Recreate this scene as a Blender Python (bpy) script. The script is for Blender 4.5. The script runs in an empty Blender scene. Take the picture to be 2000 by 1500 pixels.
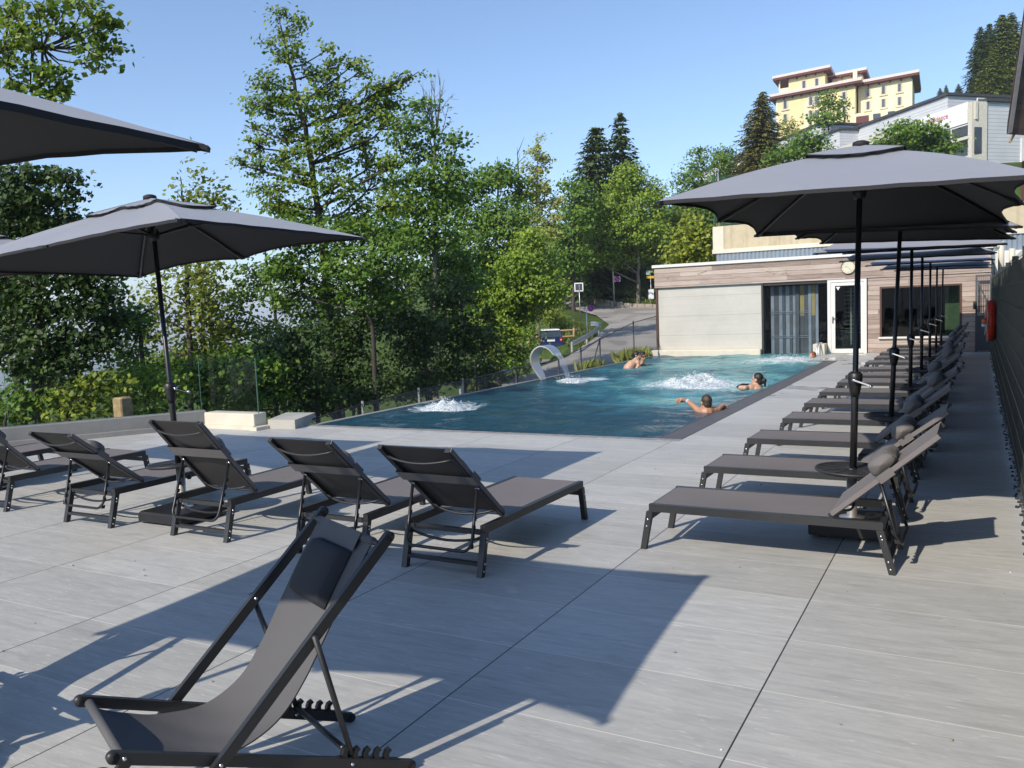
import bpy, bmesh, math, random
import numpy as np
from mathutils import Vector, Matrix
SC = bpy.context.scene
COL = SC.collection
rad = math.radians
# ---------------------------------------------------------------- camera, world, sun, exposure
CAMH = 1.654
YAW, PIT, ROL, FPX = 0.502978975, -0.0884873235, -0.0399097080, 1659.80438
def _axes():
    f = np.array([-math.sin(YAW)*math.cos(PIT), math.cos(YAW)*math.cos(PIT), math.sin(PIT)])
    r = np.array([math.cos(YAW), math.sin(YAW), 0.0]); u = np.cross(r, f)
    return math.cos(ROL)*r+math.sin(ROL)*u, -math.sin(ROL)*r+math.cos(ROL)*u, f
AR, AU, AF = _axes()
CAMP = np.array([0, 0, CAMH])
cam = bpy.data.cameras.new('camera'); camo = bpy.data.objects.new('camera', cam); COL.objects.link(camo)
M = Matrix.Identity(4)
for i in range(3):
    M[i][0], M[i][1], M[i][2], M[i][3] = AR[i], AU[i], -AF[i], CAMP[i]
camo.matrix_world = M
cam.sensor_width = 36.0; cam.lens = 36.0*FPX/2000.0; cam.clip_start = 0.05; cam.clip_end = 30000
SC.camera = camo
SUN_EL = rad(36.5); SUN_TRAVEL = Vector((0.222, 0.770, -0.597)).normalized()
SUN_AZ = math.atan2(-SUN_TRAVEL.x, -SUN_TRAVEL.y)          # clockwise from +Y
wd = bpy.data.worlds.new("World"); SC.world = wd; wd.use_nodes = True
nt = wd.node_tree; nt.nodes.clear()
sky = nt.nodes.new('ShaderNodeTexSky'); sky.sky_type = 'NISHITA'; sky.sun_disc = False
sky.sun_elevation = SUN_EL; sky.sun_rotation = SUN_AZ; sky.altitude = 1200; sky.air_density = 1.0; sky.dust_density = 1.0; sky.ozone_density = 3.2
bg = nt.nodes.new('ShaderNodeBackground'); bg.inputs[1].default_value = 0.12
wo = nt.nodes.new('ShaderNodeOutputWorld')
nt.links.new(sky.outputs[0], bg.inputs[0]); nt.links.new(bg.outputs[0], wo.inputs[0])
sl = bpy.data.lights.new('sun', 'SUN'); sl.energy = 3.0; sl.angle = rad(0.53); sl.color = (1.0, 0.90, 0.76)
so = bpy.data.objects.new('sun', sl); COL.objects.link(so)
so.rotation_euler = SUN_TRAVEL.to_track_quat('-Z', 'Y').to_euler(); so.location = (0, 0, 60)
SC.view_settings.view_transform = 'Standard'; SC.view_settings.look = 'None'; SC.view_settings.gamma = 1.0
SC.view_settings.exposure = 0.80; SC.view_settings.use_curve_mapping = False
SC.cycles.max_bounces = 8; SC.cycles.transparent_max_bounces = 16; SC.cycles.caustics_reflective = False; SC.cycles.caustics_refractive = False
SC.cycles.sample_clamp_indirect = 6.0
try: SC.cycles.use_denoising = True
except Exception: pass

# ---------------------------------------------------------------- helpers
FH = np.array([-math.sin(YAW), math.cos(YAW), 0.0]); RH = np.array([math.cos(YAW), math.sin(YAW), 0.0])
def ray(x, y): return AF + AR*(x-1000)/FPX - AU*(y-750)/FPX
def W(x, y, t):                       # the point seen at photo position x, y at t metres ahead
    d = ray(x, y); return CAMP + d*(t/(d@FH))
def G(x, y, z=0.0):
    d = ray(x, y); return CAMP + d*((z-CAMH)/d[2])
def atY(x, y, Y):
    d = ray(x, y); return CAMP + d*(Y/d[1])
def atX(x, y, X):
    d = ray(x, y); return CAMP + d*(X/d[0])
def onpl(x, y, P0, n):
    d = ray(x, y); return CAMP + d*(((np.array(P0)-CAMP)@n)/(d@n))
def ut(u, t, z=0.0): return RH*u + FH*t + np.array([0, 0, z])

class MB:
    def __init__(s): s.v = []; s.f = []; s.m = []; s.sm = []
    def add(s, vs, fs, mi=0, smooth=False):
        o = len(s.v); s.v.extend([tuple(map(float, p)) for p in vs])
        for f in fs: s.f.append(tuple(i+o for i in f)); s.m.append(mi); s.sm.append(smooth)
        return s
    def hexa(s, p, mi=0):             # 8 corners: bottom 4 then top 4
        return s.add(p, [(3, 2, 1, 0), (4, 5, 6, 7), (0, 1, 5, 4), (1, 2, 6, 5), (2, 3, 7, 6), (3, 0, 4, 7)], mi)
    def box(s, lo, hi, mi=0):
        a, b, c = lo; d, e, f = hi
        return s.hexa([(a, b, c), (d, b, c), (d, e, c), (a, e, c), (a, b, f), (d, b, f), (d, e, f), (a, e, f)], mi)
    def bbox(s, lo, hi, bv=0.006, mi=0):   # box with chamfered vertical edges and top
        a, b, c = lo; d, e, f = hi; k = bv
        ring = lambda i, z: [(a+i+k, b+i, z), (d-i-k, b+i, z), (d-i, b+i+k, z), (d-i, e-i-k, z), (d-i-k, e-i, z), (a+i+k, e-i, z), (a+i, e-i-k, z), (a+i, b+i+k, z)]
        R = [ring(0, c), ring(0, f-k), ring(k, f)]
        vs = sum(R, []); fs = [tuple(range(7, -1, -1)), tuple(range(16, 24))]
        for r in range(2):
            for i in range(8):
                j = (i+1) % 8; fs.append((r*8+i, r*8+j, r*8+8+j, r*8+8+i))
        return s.add(vs, fs, mi)
    def bar(s, p0, p1, w, h, up=(0, 0, 1), mi=0, e0=0, e1=0):
        p0 = np.array(p0, float); p1 = np.array(p1, float); d = p1-p0; L = np.linalg.norm(d); d /= L
        p0 = p0-d*e0; p1 = p1+d*e1
        up = np.array(up, float); sd = np.cross(d, up); n = np.linalg.norm(sd)
        if n < 1e-6: sd = np.cross(d, (1, 0, 0)); n = np.linalg.norm(sd)
        sd /= n; up = np.cross(sd, d); a = sd*w/2; b = up*h/2
        return s.hexa([p0-a-b, p0+a-b, p1+a-b, p1-a-b, p0-a+b, p0+a+b, p1+a+b, p1-a+b], mi)
    def tube(s, pts, r, n=8, mi=0, cap=True, smooth=True):
        P = [np.array(p, float) for p in pts]; R = r if hasattr(r, '__len__') else [r]*len(P)
        T = []
        for i in range(len(P)):
            a = P[max(i-1, 0)]; b = P[min(i+1, len(P)-1)]; d = b-a; T.append(d/(np.linalg.norm(d)+1e-9))
        x = np.cross(T[0], (0, 0, 1.0))
        if np.linalg.norm(x) < 1e-3: x = np.cross(T[0], (0, 1.0, 0))
        vs = []; o = 0
        for i, p in enumerate(P):
            x = x-T[i]*(x@T[i]); x = x/(np.linalg.norm(x)+1e-9); y = np.cross(T[i], x)
            for k in range(n):
                a = 2*math.pi*k/n; vs.append(p+R[i]*(x*math.cos(a)+y*math.sin(a)))
        fs = []
        for i in range(len(P)-1):
            for k in range(n):
                k2 = (k+1) % n; fs.append((i*n+k, i*n+k2, (i+1)*n+k2, (i+1)*n+k))
        if cap: fs.append(tuple(range(n-1, -1, -1))); fs.append(tuple((len(P)-1)*n+k for k in range(n)))
        return s.add(vs, fs, mi, smooth)
    def lathe(s, prof, c=(0, 0, 0), n=24, mi=0, smooth=True, axis='z', cap=True):
        vs = []
        for r, z in prof:
            for k in range(n):
                a = 2*math.pi*k/n; q = (r*math.cos(a), r*math.sin(a), z)
                if axis == 'x': q = (q[2], q[0], q[1])
                if axis == 'y': q = (q[0], q[2], q[1])
                vs.append((q[0]+c[0], q[1]+c[1], q[2]+c[2]))
        fs = []
        for i in range(len(prof)-1):
            for k in range(n):
                k2 = (k+1) % n; fs.append((i*n+k, i*n+k2, (i+1)*n+k2, (i+1)*n+k))
        if cap:
            fs.append(tuple(range(n-1, -1, -1))); fs.append(tuple((len(prof)-1)*n+k for k in range(n)))
        return s.add(vs, fs, mi, smooth)
    def prism(s, poly, vec, mi=0):
        n = len(poly); P = [np.array(p, float) for p in poly]; v = np.array(vec, float)
        vs = P+[p+v for p in P]; fs = [tuple(range(n-1, -1, -1)), tuple(range(n, 2*n))]
        for i in range(n):
            j = (i+1) % n; fs.append((i, j, n+j, n+i))
        return s.add(vs, fs, mi)
    def quad(s, a, b, c, d, mi=0): return s.add([a, b, c, d], [(0, 1, 2, 3)], mi)
    def grid(s, fn, nu, nv, mi=0, smooth=True):
        vs = [fn(i/nu, j/nv) for j in range(nv+1) for i in range(nu+1)]; w = nu+1
        return s.add(vs, [(j*w+i, j*w+i+1, (j+1)*w+i+1, (j+1)*w+i) for j in range(nv) for i in range(nu)], mi, smooth)
    def sphere(s, c, r, nu=12, nv=8, mi=0):
        r = r if hasattr(r, '__len__') else (r, r, r)
        vs = [(c[0]+r[0]*math.sin(math.pi*j/nv)*math.cos(2*math.pi*i/nu), c[1]+r[1]*math.sin(math.pi*j/nv)*math.sin(2*math.pi*i/nu), c[2]+r[2]*math.cos(math.pi*j/nv)) for j in range(nv+1) for i in range(nu)]
        return s.add(vs, [(j*nu+i, (j+1)*nu+i, (j+1)*nu+(i+1) % nu, j*nu+(i+1) % nu) for j in range(nv) for i in range(nu)], mi, True)
    def build(s, name, mats, parent=None, recalc=True):
        me = bpy.data.meshes.new(name); me.from_pydata(s.v, [], s.f)
        mats = mats if isinstance(mats, (list, tuple)) else [mats]
        for m in mats: me.materials.append(m)
        me.polygons.foreach_set('material_index', s.m); me.polygons.foreach_set('use_smooth', s.sm); me.update()
        if recalc:
            b = bmesh.new(); b.from_mesh(me); bmesh.ops.recalc_face_normals(b, faces=b.faces); b.to_mesh(me); b.free()
        o = bpy.data.objects.new(name, me); COL.objects.link(o)
        if parent is not None: o.parent = parent
        return o
def tag(o, label=None, cat=None, group=None, kind=None):
    if label: o['label'] = label
    if cat: o['category'] = cat
    if group: o['group'] = group
    if kind: o['kind'] = kind
    return o
def thing(name, label, cat, loc=(0, 0, 0), rz=0.0, group=None):
    o = bpy.data.objects.new(name, None); COL.objects.link(o); o.location = tuple(map(float, loc)); o.rotation_euler = (0, 0, rz)
    o.empty_display_size = 0.2
    return tag(o, label, cat, group)
def copy_tree(o, parent=None):
    c = o.copy(); COL.objects.link(c)
    if parent is not None: c.parent = parent
    for ch in [x for x in COL.objects if x.parent == o]: copy_tree(ch, c)
    return c

# ---------------------------------------------------------------- materials
def newmat(name):
    m = bpy.data.materials.new(name); m.use_nodes = True; n = m.node_tree; n.nodes.clear()
    out = n.nodes.new('ShaderNodeOutputMaterial'); return m, n, out
class NT:
    def __init__(s, n): s.n = n
    def __call__(s, t, **kw):
        x = s.n.nodes.new('ShaderNode'+t)
        for k, v in kw.items():
            if k.startswith('i_'):
                key = k[2:]; key = int(key) if key.isdigit() else key.replace('_', ' ')
                s.set(x.inputs[key], v)
            else: setattr(x, k, v)
        return x
    def set(s, inp, v):
        if isinstance(v, bpy.types.NodeSocket): s.n.links.new(v, inp)
        elif isinstance(v, bpy.types.Node): s.n.links.new(v.outputs[0], inp)
        else: inp.default_value = v
    def math(s, op, a, b=0.0, c=None):
        x = s.n.nodes.new('ShaderNodeMath'); x.operation = op; s.set(x.inputs[0], a); s.set(x.inputs[1], b)
        if c is not None: s.set(x.inputs[2], c)
        return x.outputs[0]
    def pos(s): return s.n.nodes.new('ShaderNodeNewGeometry').outputs['Position']
    def sep(s, v):
        x = s.n.nodes.new('ShaderNodeSeparateXYZ'); s.n.links.new(v, x.inputs[0]); return x.outputs
    def scale(s, v, sc):
        x = s.n.nodes.new('ShaderNodeVectorMath'); x.operation = 'MULTIPLY'; s.set(x.inputs[0], v); x.inputs[1].default_value = sc; return x.outputs[0]
    def noise(s, v, scale, detail=3, rough=0.55, dist=0.0):
        x = s.n.nodes.new('ShaderNodeTexNoise'); s.set(x.inputs['Vector'], v); x.inputs['Scale'].default_value = scale
        x.inputs['Detail'].default_value = detail; x.inputs['Roughness'].default_value = rough; x.inputs['Distortion'].default_value = dist
        return x.outputs['Fac'] if 'Fac' in x.outputs else x.outputs[0]
    def ramp(s, f, stops):
        x = s.n.nodes.new('ShaderNodeValToRGB'); s.set(x.inputs[0], f); e = x.color_ramp.elements
        while len(e) < len(stops): e.new(0.5)
        for i, (p, c) in enumerate(stops): e[i].position = p; e[i].color = (*c, 1) if len(c) == 3 else c
        return x.outputs[0]
    def mix(s, f, a, b, bt='MIX'):
        x = s.n.nodes.new('ShaderNodeMix'); x.data_type = 'RGBA'; x.blend_type = bt
        s.set(x.inputs[0], f); 
        for k, v in ((6, a), (7, b)):
            if isinstance(v, (tuple, list)): v = (*v[:3], 1)
            s.set(x.inputs[k], v)
        return x.outputs[2]
    def bump(s, h, st=0.3, d=0.01):
        x = s.n.nodes.new('ShaderNodeBump'); s.set(x.inputs['Height'], h); x.inputs['Strength'].default_value = st; x.inputs['Distance'].default_value = d; return x.outputs[0]
def plain(name, col, rough=0.5, metal=0.0, var=0.12, vs=6.0, bump=0.0, bs=200.0, spec=0.5, sheen=0.0, coat=0.0, obj=True):
    m, n, out = newmat(name); N = NT(n)
    tc = n.nodes.new('ShaderNodeTexCoord').outputs['Object'] if obj else N.pos()
    p = N('BsdfPrincipled'); nz = N.noise(tc, vs, 4)
    c0 = tuple(c*(1-var) for c in col); c1 = tuple(min(1, c*(1+var)) for c in col)
    N.set(p.inputs['Base Color'], N.ramp(nz, [(0.3, c0), (0.7, c1)]))
    N.set(p.inputs['Roughness'], N.math('MULTIPLY_ADD', nz, 0.2*rough, rough*0.9))
    p.inputs['Metallic'].default_value = metal; p.inputs['Specular IOR Level'].default_value = spec
    if sheen: p.inputs['Sheen Weight'].default_value = sheen; p.inputs['Sheen Roughness'].default_value = 0.4
    if coat: p.inputs['Coat Weight'].default_value = coat; p.inputs['Coat Roughness'].default_value = 0.05
    if bump: N.set(p.inputs['Normal'], N.bump(N.noise(tc, bs, 3), bump, 0.01))
    n.links.new(p.outputs[0], out.inputs[0]); return m
MT = {}
MT['frame'] = plain('anthracite_powder_coat', (0.024, 0.025, 0.027), 0.42, var=0.15, vs=4, bump=0.05, bs=900)
MT['tubeblk'] = plain('black_tube', (0.013, 0.013, 0.015), 0.35, var=0.1)
MT['plastic'] = plain('black_plastic', (0.010, 0.010, 0.011), 0.45, var=0.2)
MT['bolt'] = plain('steel_bolt', (0.75, 0.75, 0.74), 0.25, metal=1.0)
MT['steel'] = plain('brushed_steel', (0.66, 0.64, 0.60), 0.42, metal=.9, var=0.06, vs=20)
MT['chrome'] = plain('chrome', (0.85, 0.85, 0.85), 0.12, metal=1.0, var=0.02)
MT['base'] = plain('dark_base_slab', (0.009, 0.010, 0.013), 0.55, var=0.3, vs=3)
MT['table'] = plain('dark_table_resin', (0.024, 0.024, 0.026), 0.5, var=0.2, vs=8, bump=0.1, bs=60)
MT['white'] = plain('white_paint', (0.66, 0.66, 0.63), 0.45, var=0.05)
MT['cream'] = plain('cream_coping', (0.60, 0.56, 0.46), 0.7, var=0.08, vs=3, bump=0.15, bs=60)
MT['conc'] = None
def fabric(name, col, weave=420.0, var=0.08, sheen=0.2, rough=0.75, transl=0.0):
    m, n, out = newmat(name); N = NT(n); tc = n.nodes.new('ShaderNodeTexCoord').outputs['Object']
    p = N('BsdfPrincipled'); a = N.noise(tc, 2.2, 4); b = N.noise(tc, weave, 2, 0.6)
    c = N.mix(a, tuple(k*(1-var*1.6) for k in col), tuple(k*(1+var*1.6) for k in col))
    c = N.mix(N.math('MULTIPLY', b, 0.55), c, tuple(k*0.55 for k in col))
    N.set(p.inputs['Base Color'], c); p.inputs['Roughness'].default_value = rough
    p.inputs['Sheen Weight'].default_value = sheen; p.inputs['Sheen Roughness'].default_value = 0.35
    N.set(p.inputs['Normal'], N.bump(N.math('ADD', b, N.math('MULTIPLY', N.noise(tc, 9, 3), 3.0)), 0.18, 0.004))
    sh = p.outputs[0]
    if transl:
        t = N('BsdfTranslucent'); N.set(t.inputs[0], (*[min(1, k*1.2) for k in col], 1)); mx = N('MixShader'); mx.inputs[0].default_value = transl
        n.links.new(sh, mx.inputs[1]); n.links.new(t.outputs[0], mx.inputs[2]); sh = mx.outputs[0]
    n.links.new(sh, out.inputs[0]); return m
MT['sling'] = fabric('sling_mesh', (0.185, 0.170, 0.170), 500, sheen=0.0); MT['slingback'] = fabric('sling_back_shade_tone', (0.040, 0.037, 0.036), 500, sheen=0.0)  # sling backs: their shade is put into a darker copy of the mesh
MT['slingdk'] = fabric('deckchair_cloth', (0.105, 0.105, 0.112), 600, sheen=0.0)
MT['pillow'] = fabric('pillow_cloth', (0.15, 0.14, 0.138), 300, var=0.15, sheen=0.05)
MT['pillowdk'] = fabric('deckchair_pillow_cloth', (0.018, 0.021, 0.027), 300, var=0.1, sheen=0.0)
MT['canopy'] = fabric('parasol_canvas', (0.29, 0.29, 0.315), 350, var=0.05, sheen=0.35, rough=0.55); MT['undershade'] = fabric('parasol_underside_shade', (0.026, 0.026, 0.029), 350, sheen=0.0)  # canopy underside: shade put into a darker copy of the canvas
MT['trimdk'] = fabric('dark_canvas_trim', (0.012, 0.012, 0.016), 300, sheen=0.0)

def deck_mat():
    m, n, out = newmat('grey_stone_tiles'); N = NT(n); P = N.pos(); x, y, z = N.sep(P)
    def cell(v, off, size):
        q = N.math('DIVIDE', N.math('SUBTRACT', v, off), size); fl = N.math('FLOOR', q); fr = N.math('SUBTRACT', q, fl)
        d = N.math('MULTIPLY', N.math('MINIMUM', fr, N.math('SUBTRACT', 1.0, fr)), size); return fl, d
    ix, dx = cell(x, -0.7936, 1.2); iy, dy = cell(y, 2.9252, 0.602)
    cv = N('CombineXYZ'); N.set(cv.inputs[0], ix); N.set(cv.inputs[1], iy)
    wn = N('TexWhiteNoise', noise_dimensions='3D'); n.links.new(cv.outputs[0], wn.inputs['Vector']); rnd = wn.outputs['Value']
    ad = N('VectorMath', operation='ADD'); n.links.new(P, ad.inputs[0]); n.links.new(N.scale(wn.outputs['Color'], (7, 7, 7)), ad.inputs[1]); PP = ad.outputs[0]
    s1 = N.noise(N.scale(PP, (3.0, 26, 1)), 1.0, 5, 0.66, 0.9)
    s2 = N.noise(N.scale(PP, (9, 105, 1)), 1.0, 3, 0.6, 0.6)
    s3 = N.noise(N.scale(PP, (2.5, 7, 1)), 1.0, 5, 0.65, 0.8)
    gr = N.noise(P, 160, 2)
    base = N.ramp(N.math('ADD', N.math('MULTIPLY', s1, 0.62), N.math('MULTIPLY', s3, 0.38)), [(0.28, (0.33, 0.336, 0.328)), (0.5, (0.465, 0.468, 0.450)), (0.72, (0.58, 0.58, 0.555))])
    veins = N.ramp(s2, [(0.62, (0, 0, 0)), (0.72, (1, 1, 1))])
    base = N.mix(N.math('MULTIPLY', veins, 0.75), base, (0.80, 0.79, 0.76))
    dk = N.ramp(N.noise(N.scale(PP, (10, 120, 1)), 1.3, 3, 0.6, 0.3), [(0.60, (0, 0, 0)), (0.75, (1, 1, 1))])
    base = N.mix(N.math('MULTIPLY', dk, 0.55), base, (0.20, 0.20, 0.20))
    tint = N.math('MULTIPLY_ADD', rnd, 0.20, 0.84)
    base = N.mix(1.0, base, N.ramp(tint, [(0.0, (0, 0, 0)), (1.0, (1, 1, 1))]), 'MULTIPLY')
    base = N.mix(N.math('MULTIPLY', gr, 0.18), base, (0.34, 0.34, 0.335))
    stain = N.ramp(N.noise(N.scale(P, (1, 1, 1)), 0.8, 4, 0.55, 0.4), [(0.52, (0, 0, 0)), (0.72, (1, 1, 1))])
    base = N.mix(N.math('MULTIPLY', stain, 0.16), base, (0.44, 0.40, 0.31))
    lx = N.math('LESS_THAN', dx, 0.0035); ly = N.math('LESS_THAN', dy, 0.0024)
    base = N.mix(N.math('MULTIPLY', ly, 0.7), base, (0.80, 0.77, 0.68)); base = N.mix(lx, base, (0.035, 0.033, 0.030))  # sun on the cross joints' grout edges is put in as pale colour
    p = N('BsdfPrincipled'); N.set(p.inputs['Base Color'], base)
    wet = N.math('MULTIPLY', N.ramp(N.noise(N.scale(P, (0.9, 0.7, 1)), 1.0, 3), [(0.54, (0, 0, 0)), (0.6, (1, 1, 1))]), N.math('MULTIPLY', N.math('GREATER_THAN', y, 14.0), N.math('LESS_THAN', x, -2.0)))
    N.set(p.inputs['Roughness'], N.math('SUBTRACT', N.math('MULTIPLY_ADD', s1, 0.18, 0.46), N.math('MULTIPLY', wet, 0.4)))
    h = N.math('SUBTRACT', N.math('MULTIPLY', s1, 0.25), N.math('MULTIPLY', N.math('MAXIMUM', lx, N.math('MULTIPLY', ly, 0.3)), 1.5))
    N.set(p.inputs['Normal'], N.bump(h, 0.25, 0.004)); n.links.new(p.outputs[0], out.inputs[0]); return m
MT['deck'] = deck_mat()

def concrete(name, c0, c1, lines=0.0, streak=False):
    m, n, out = newmat(name); N = NT(n); P = N.pos(); x, y, z = N.sep(P)
    a = N.noise(P, 1.3, 6, 0.62); b = N.noise(P, 14, 4); c = N.noise(N.scale(P, (0.5, 0.5, 9)), 1.0, 4, 0.6, 0.3) if lines else N.noise(P, 5, 3)
    base = N.ramp(N.math('ADD', N.math('MULTIPLY', a, 0.6), N.math('MULTIPLY', c, 0.4)), [(0.3, c0), (0.7, c1)])
    base = N.mix(N.math('MULTIPLY', b, 0.25), base, tuple(k*0.8 for k in c0))
    if lines:
        fr = N.math('FRACT', N.math('DIVIDE', z, lines)); base = N.mix(N.math('MULTIPLY', N.math('LESS_THAN', fr, 0.035), 0.35), base, tuple(k*0.5 for k in c0))
    if streak:
        s = N.ramp(N.noise(N.scale(P, (5, 5, 0.35)), 1.0, 4, 0.65, 0.6), [(0.5, (0, 0, 0)), (0.72, (1, 1, 1))]); base = N.mix(N.math('MULTIPLY', s, 0.45), base, tuple(k*0.45 for k in c0))
    p = N('BsdfPrincipled'); N.set(p.inputs['Base Color'], base); p.inputs['Roughness'].default_value = 0.85
    N.set(p.inputs['Normal'], N.bump(N.math('ADD', b, N.math('MULTIPLY', a, 2.0)), 0.25, 0.01)); n.links.new(p.outputs[0], out.inputs[0]); return m
MT['conc'] = concrete('board_marked_concrete', (0.45, 0.44, 0.40), (0.57, 0.56, 0.52), lines=0.6)
MT['conctan'] = concrete('tan_weathered_concrete', (0.42, 0.36, 0.24), (0.56, 0.49, 0.35), streak=True)
MT['concwall'] = concrete('pale_wall_concrete', (0.38, 0.365, 0.32), (0.48, 0.465, 0.42))
MT['concgrey'] = concrete('grey_wall_concrete', (0.20, 0.20, 0.195), (0.28, 0.28, 0.27))
MT['stone'] = concrete('rough_stone', (0.22, 0.19, 0.15), (0.42, 0.37, 0.30))
def wood(name, c0, c1, c2, bh=0.135, axis=0):
    m, n, out = newmat(name); N = NT(n); P = N.pos(); x, y, z = N.sep(P)
    q = N.math('DIVIDE', z, bh); fl = N.math('FLOOR', q); fr = N.math('SUBTRACT', q, fl)
    off = N.math('MULTIPLY', N.math('FRACT', N.math('MULTIPLY', fl, 0.618)), 2.6)
    sx = N.math('FLOOR', N.math('DIVIDE', N.math('ADD', x, off), 2.6))
    cv = N('CombineXYZ'); N.set(cv.inputs[0], sx); N.set(cv.inputs[1], fl)
    wn = N('TexWhiteNoise', noise_dimensions='3D'); n.links.new(cv.outputs[0], wn.inputs['Vector'])
    ad = N('VectorMath', operation='ADD'); n.links.new(P, ad.inputs[0]); n.links.new(N.scale(wn.outputs['Color'], (9, 9, 9)), ad.inputs[1])
    g = N.noise(N.scale(ad.outputs[0], (1.3, 1.3, 26)), 1.0, 5, 0.6, 1.2); k = N.noise(N.scale(ad.outputs[0], (2.0, 2, 9)), 1.0, 2, 0.5, 1.5)
    base = N.ramp(N.math('ADD', N.math('MULTIPLY', g, 0.65), N.math('MULTIPLY', wn.outputs['Value'], 0.35)), [(0.25, c0), (0.5, c1), (0.78, c2)])
    kn = N.ramp(k, [(0.66, (0, 0, 0)), (0.74, (1, 1, 1))]); base = N.mix(N.math('MULTIPLY', kn, 0.6), base, tuple(v*0.4 for v in c0))
    gap = N.math('LESS_THAN', fr, 0.05); base = N.mix(gap, base, (0.03, 0.02, 0.016))
    p = N('BsdfPrincipled'); N.set(p.inputs['Base Color'], base); p.inputs['Roughness'].default_value = 0.75
    N.set(p.inputs['Normal'], N.bump(N.math('SUBTRACT', N.math('MULTIPLY', g, 0.3), gap), 0.4, 0.01)); n.links.new(p.outputs[0], out.inputs[0]); return m
MT['wood'] = wood('weathered_pinkish_boards', (0.19, 0.145, 0.12), (0.35, 0.275, 0.235), (0.52, 0.44, 0.385))
MT['darkwood'] = wood('dark_brown_boards', (0.030, 0.018, 0.013), (0.055, 0.032, 0.024), (0.09, 0.055, 0.04), 0.16)
MT['brown'] = plain('brown_metal', (0.075, 0.036, 0.024), 0.5)
MT['logwood'] = plain('pale_log', (0.36, 0.25, 0.13), 0.8, var=0.3, vs=9, bump=0.3, bs=30)
def glass(name, tint=(0.9, 0.95, 0.93), ior=1.5, rough=0.0):
    m, n, out = newmat(name); N = NT(n); fr = N('Fresnel'); fr.inputs[0].default_value = ior
    bf = n.nodes.new('ShaderNodeNewGeometry').outputs['Backfacing']; t = N('BsdfTransparent'); t.inputs[0].default_value = (*tint, 1); g = N('BsdfGlossy'); g.inputs['Roughness'].default_value = rough
    mx = N('MixShader'); N.set(mx.inputs[0], N.math('MULTIPLY', fr.outputs[0], N.math('SUBTRACT', 1.0, bf))); n.links.new(t.outputs[0], mx.inputs[1]); n.links.new(g.outputs[0], mx.inputs[2]); n.links.new(mx.outputs[0], out.inputs[0]); return m
MT['glass'] = glass('clear_glass', (0.93, 0.955, 0.95), 1.32)
MT['winglass'] = glass('window_glass', (0.62, 0.68, 0.66), 1.42)
MT['glassedge'] = plain('green_glass_edge', (0.10, 0.20, 0.16), 0.15)
MT['wdark'] = plain('dark_window_pane', (0.05, 0.055, 0.065), 0.08, var=0.3, vs=0.7, spec=0.8)
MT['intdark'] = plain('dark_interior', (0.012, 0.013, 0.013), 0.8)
MT['curt'] = plain('grey_blue_strips', (0.17, 0.20, 0.26), 0.6, var=0.25, vs=2)
MT['curtdk'] = plain('dark_grey_strips', (0.045, 0.055, 0.07), 0.6, var=0.2, vs=2)
MT['ochre'] = plain('ochre_panel', (0.24, 0.19, 0.08), 0.7)
MT['green'] = plain('green_interior_wall', (0.20, 0.27, 0.17), 0.8)
# ================================================================ TERRAIN
ROAD_A, ROAD_B = -1.6, 0.0915
def road_plane(t): return ROAD_A+ROAD_B*(t-40)
def on_road(px, py):
    d = ray(px, py); dt = d@FH; k = (ROAD_A-40*ROAD_B-CAMH)/(d[2]-ROAD_B*dt); return CAMP+d*k
def UT(P): return float(P@RH), float(P@FH)
road_px = [(840, 800), (925, 772), (1040, 722), (1108, 697), (1160, 660), (1190, 634), (1165, 616), (1120, 603), (1102, 592), (1106, 572), (1131, 570), (1140, 592), (1180, 598), (1283, 599), (1400, 598), (1500, 640), (1400, 740), (1200, 790), (1000, 850)]
road_pts = [on_road(*q) for q in road_px]; road_ut = [UT(p) for p in road_pts]
def inpoly(u, t, poly):
    c = np.zeros(u.shape, bool); n = len(poly)
    for i in range(n):
        x0, y0 = poly[i]; x1, y1 = poly[(i+1) % n]
        k = ((y0 > t) != (y1 > t)) & (u < (x1-x0)*(t-y0)/((y1-y0) if abs(y1-y0) > 1e-9 else 1e-9)+x0); c ^= k
    return c
def px_cp(px, py, t): P = W(px, py, t); return (*UT(P), P[2])
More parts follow.
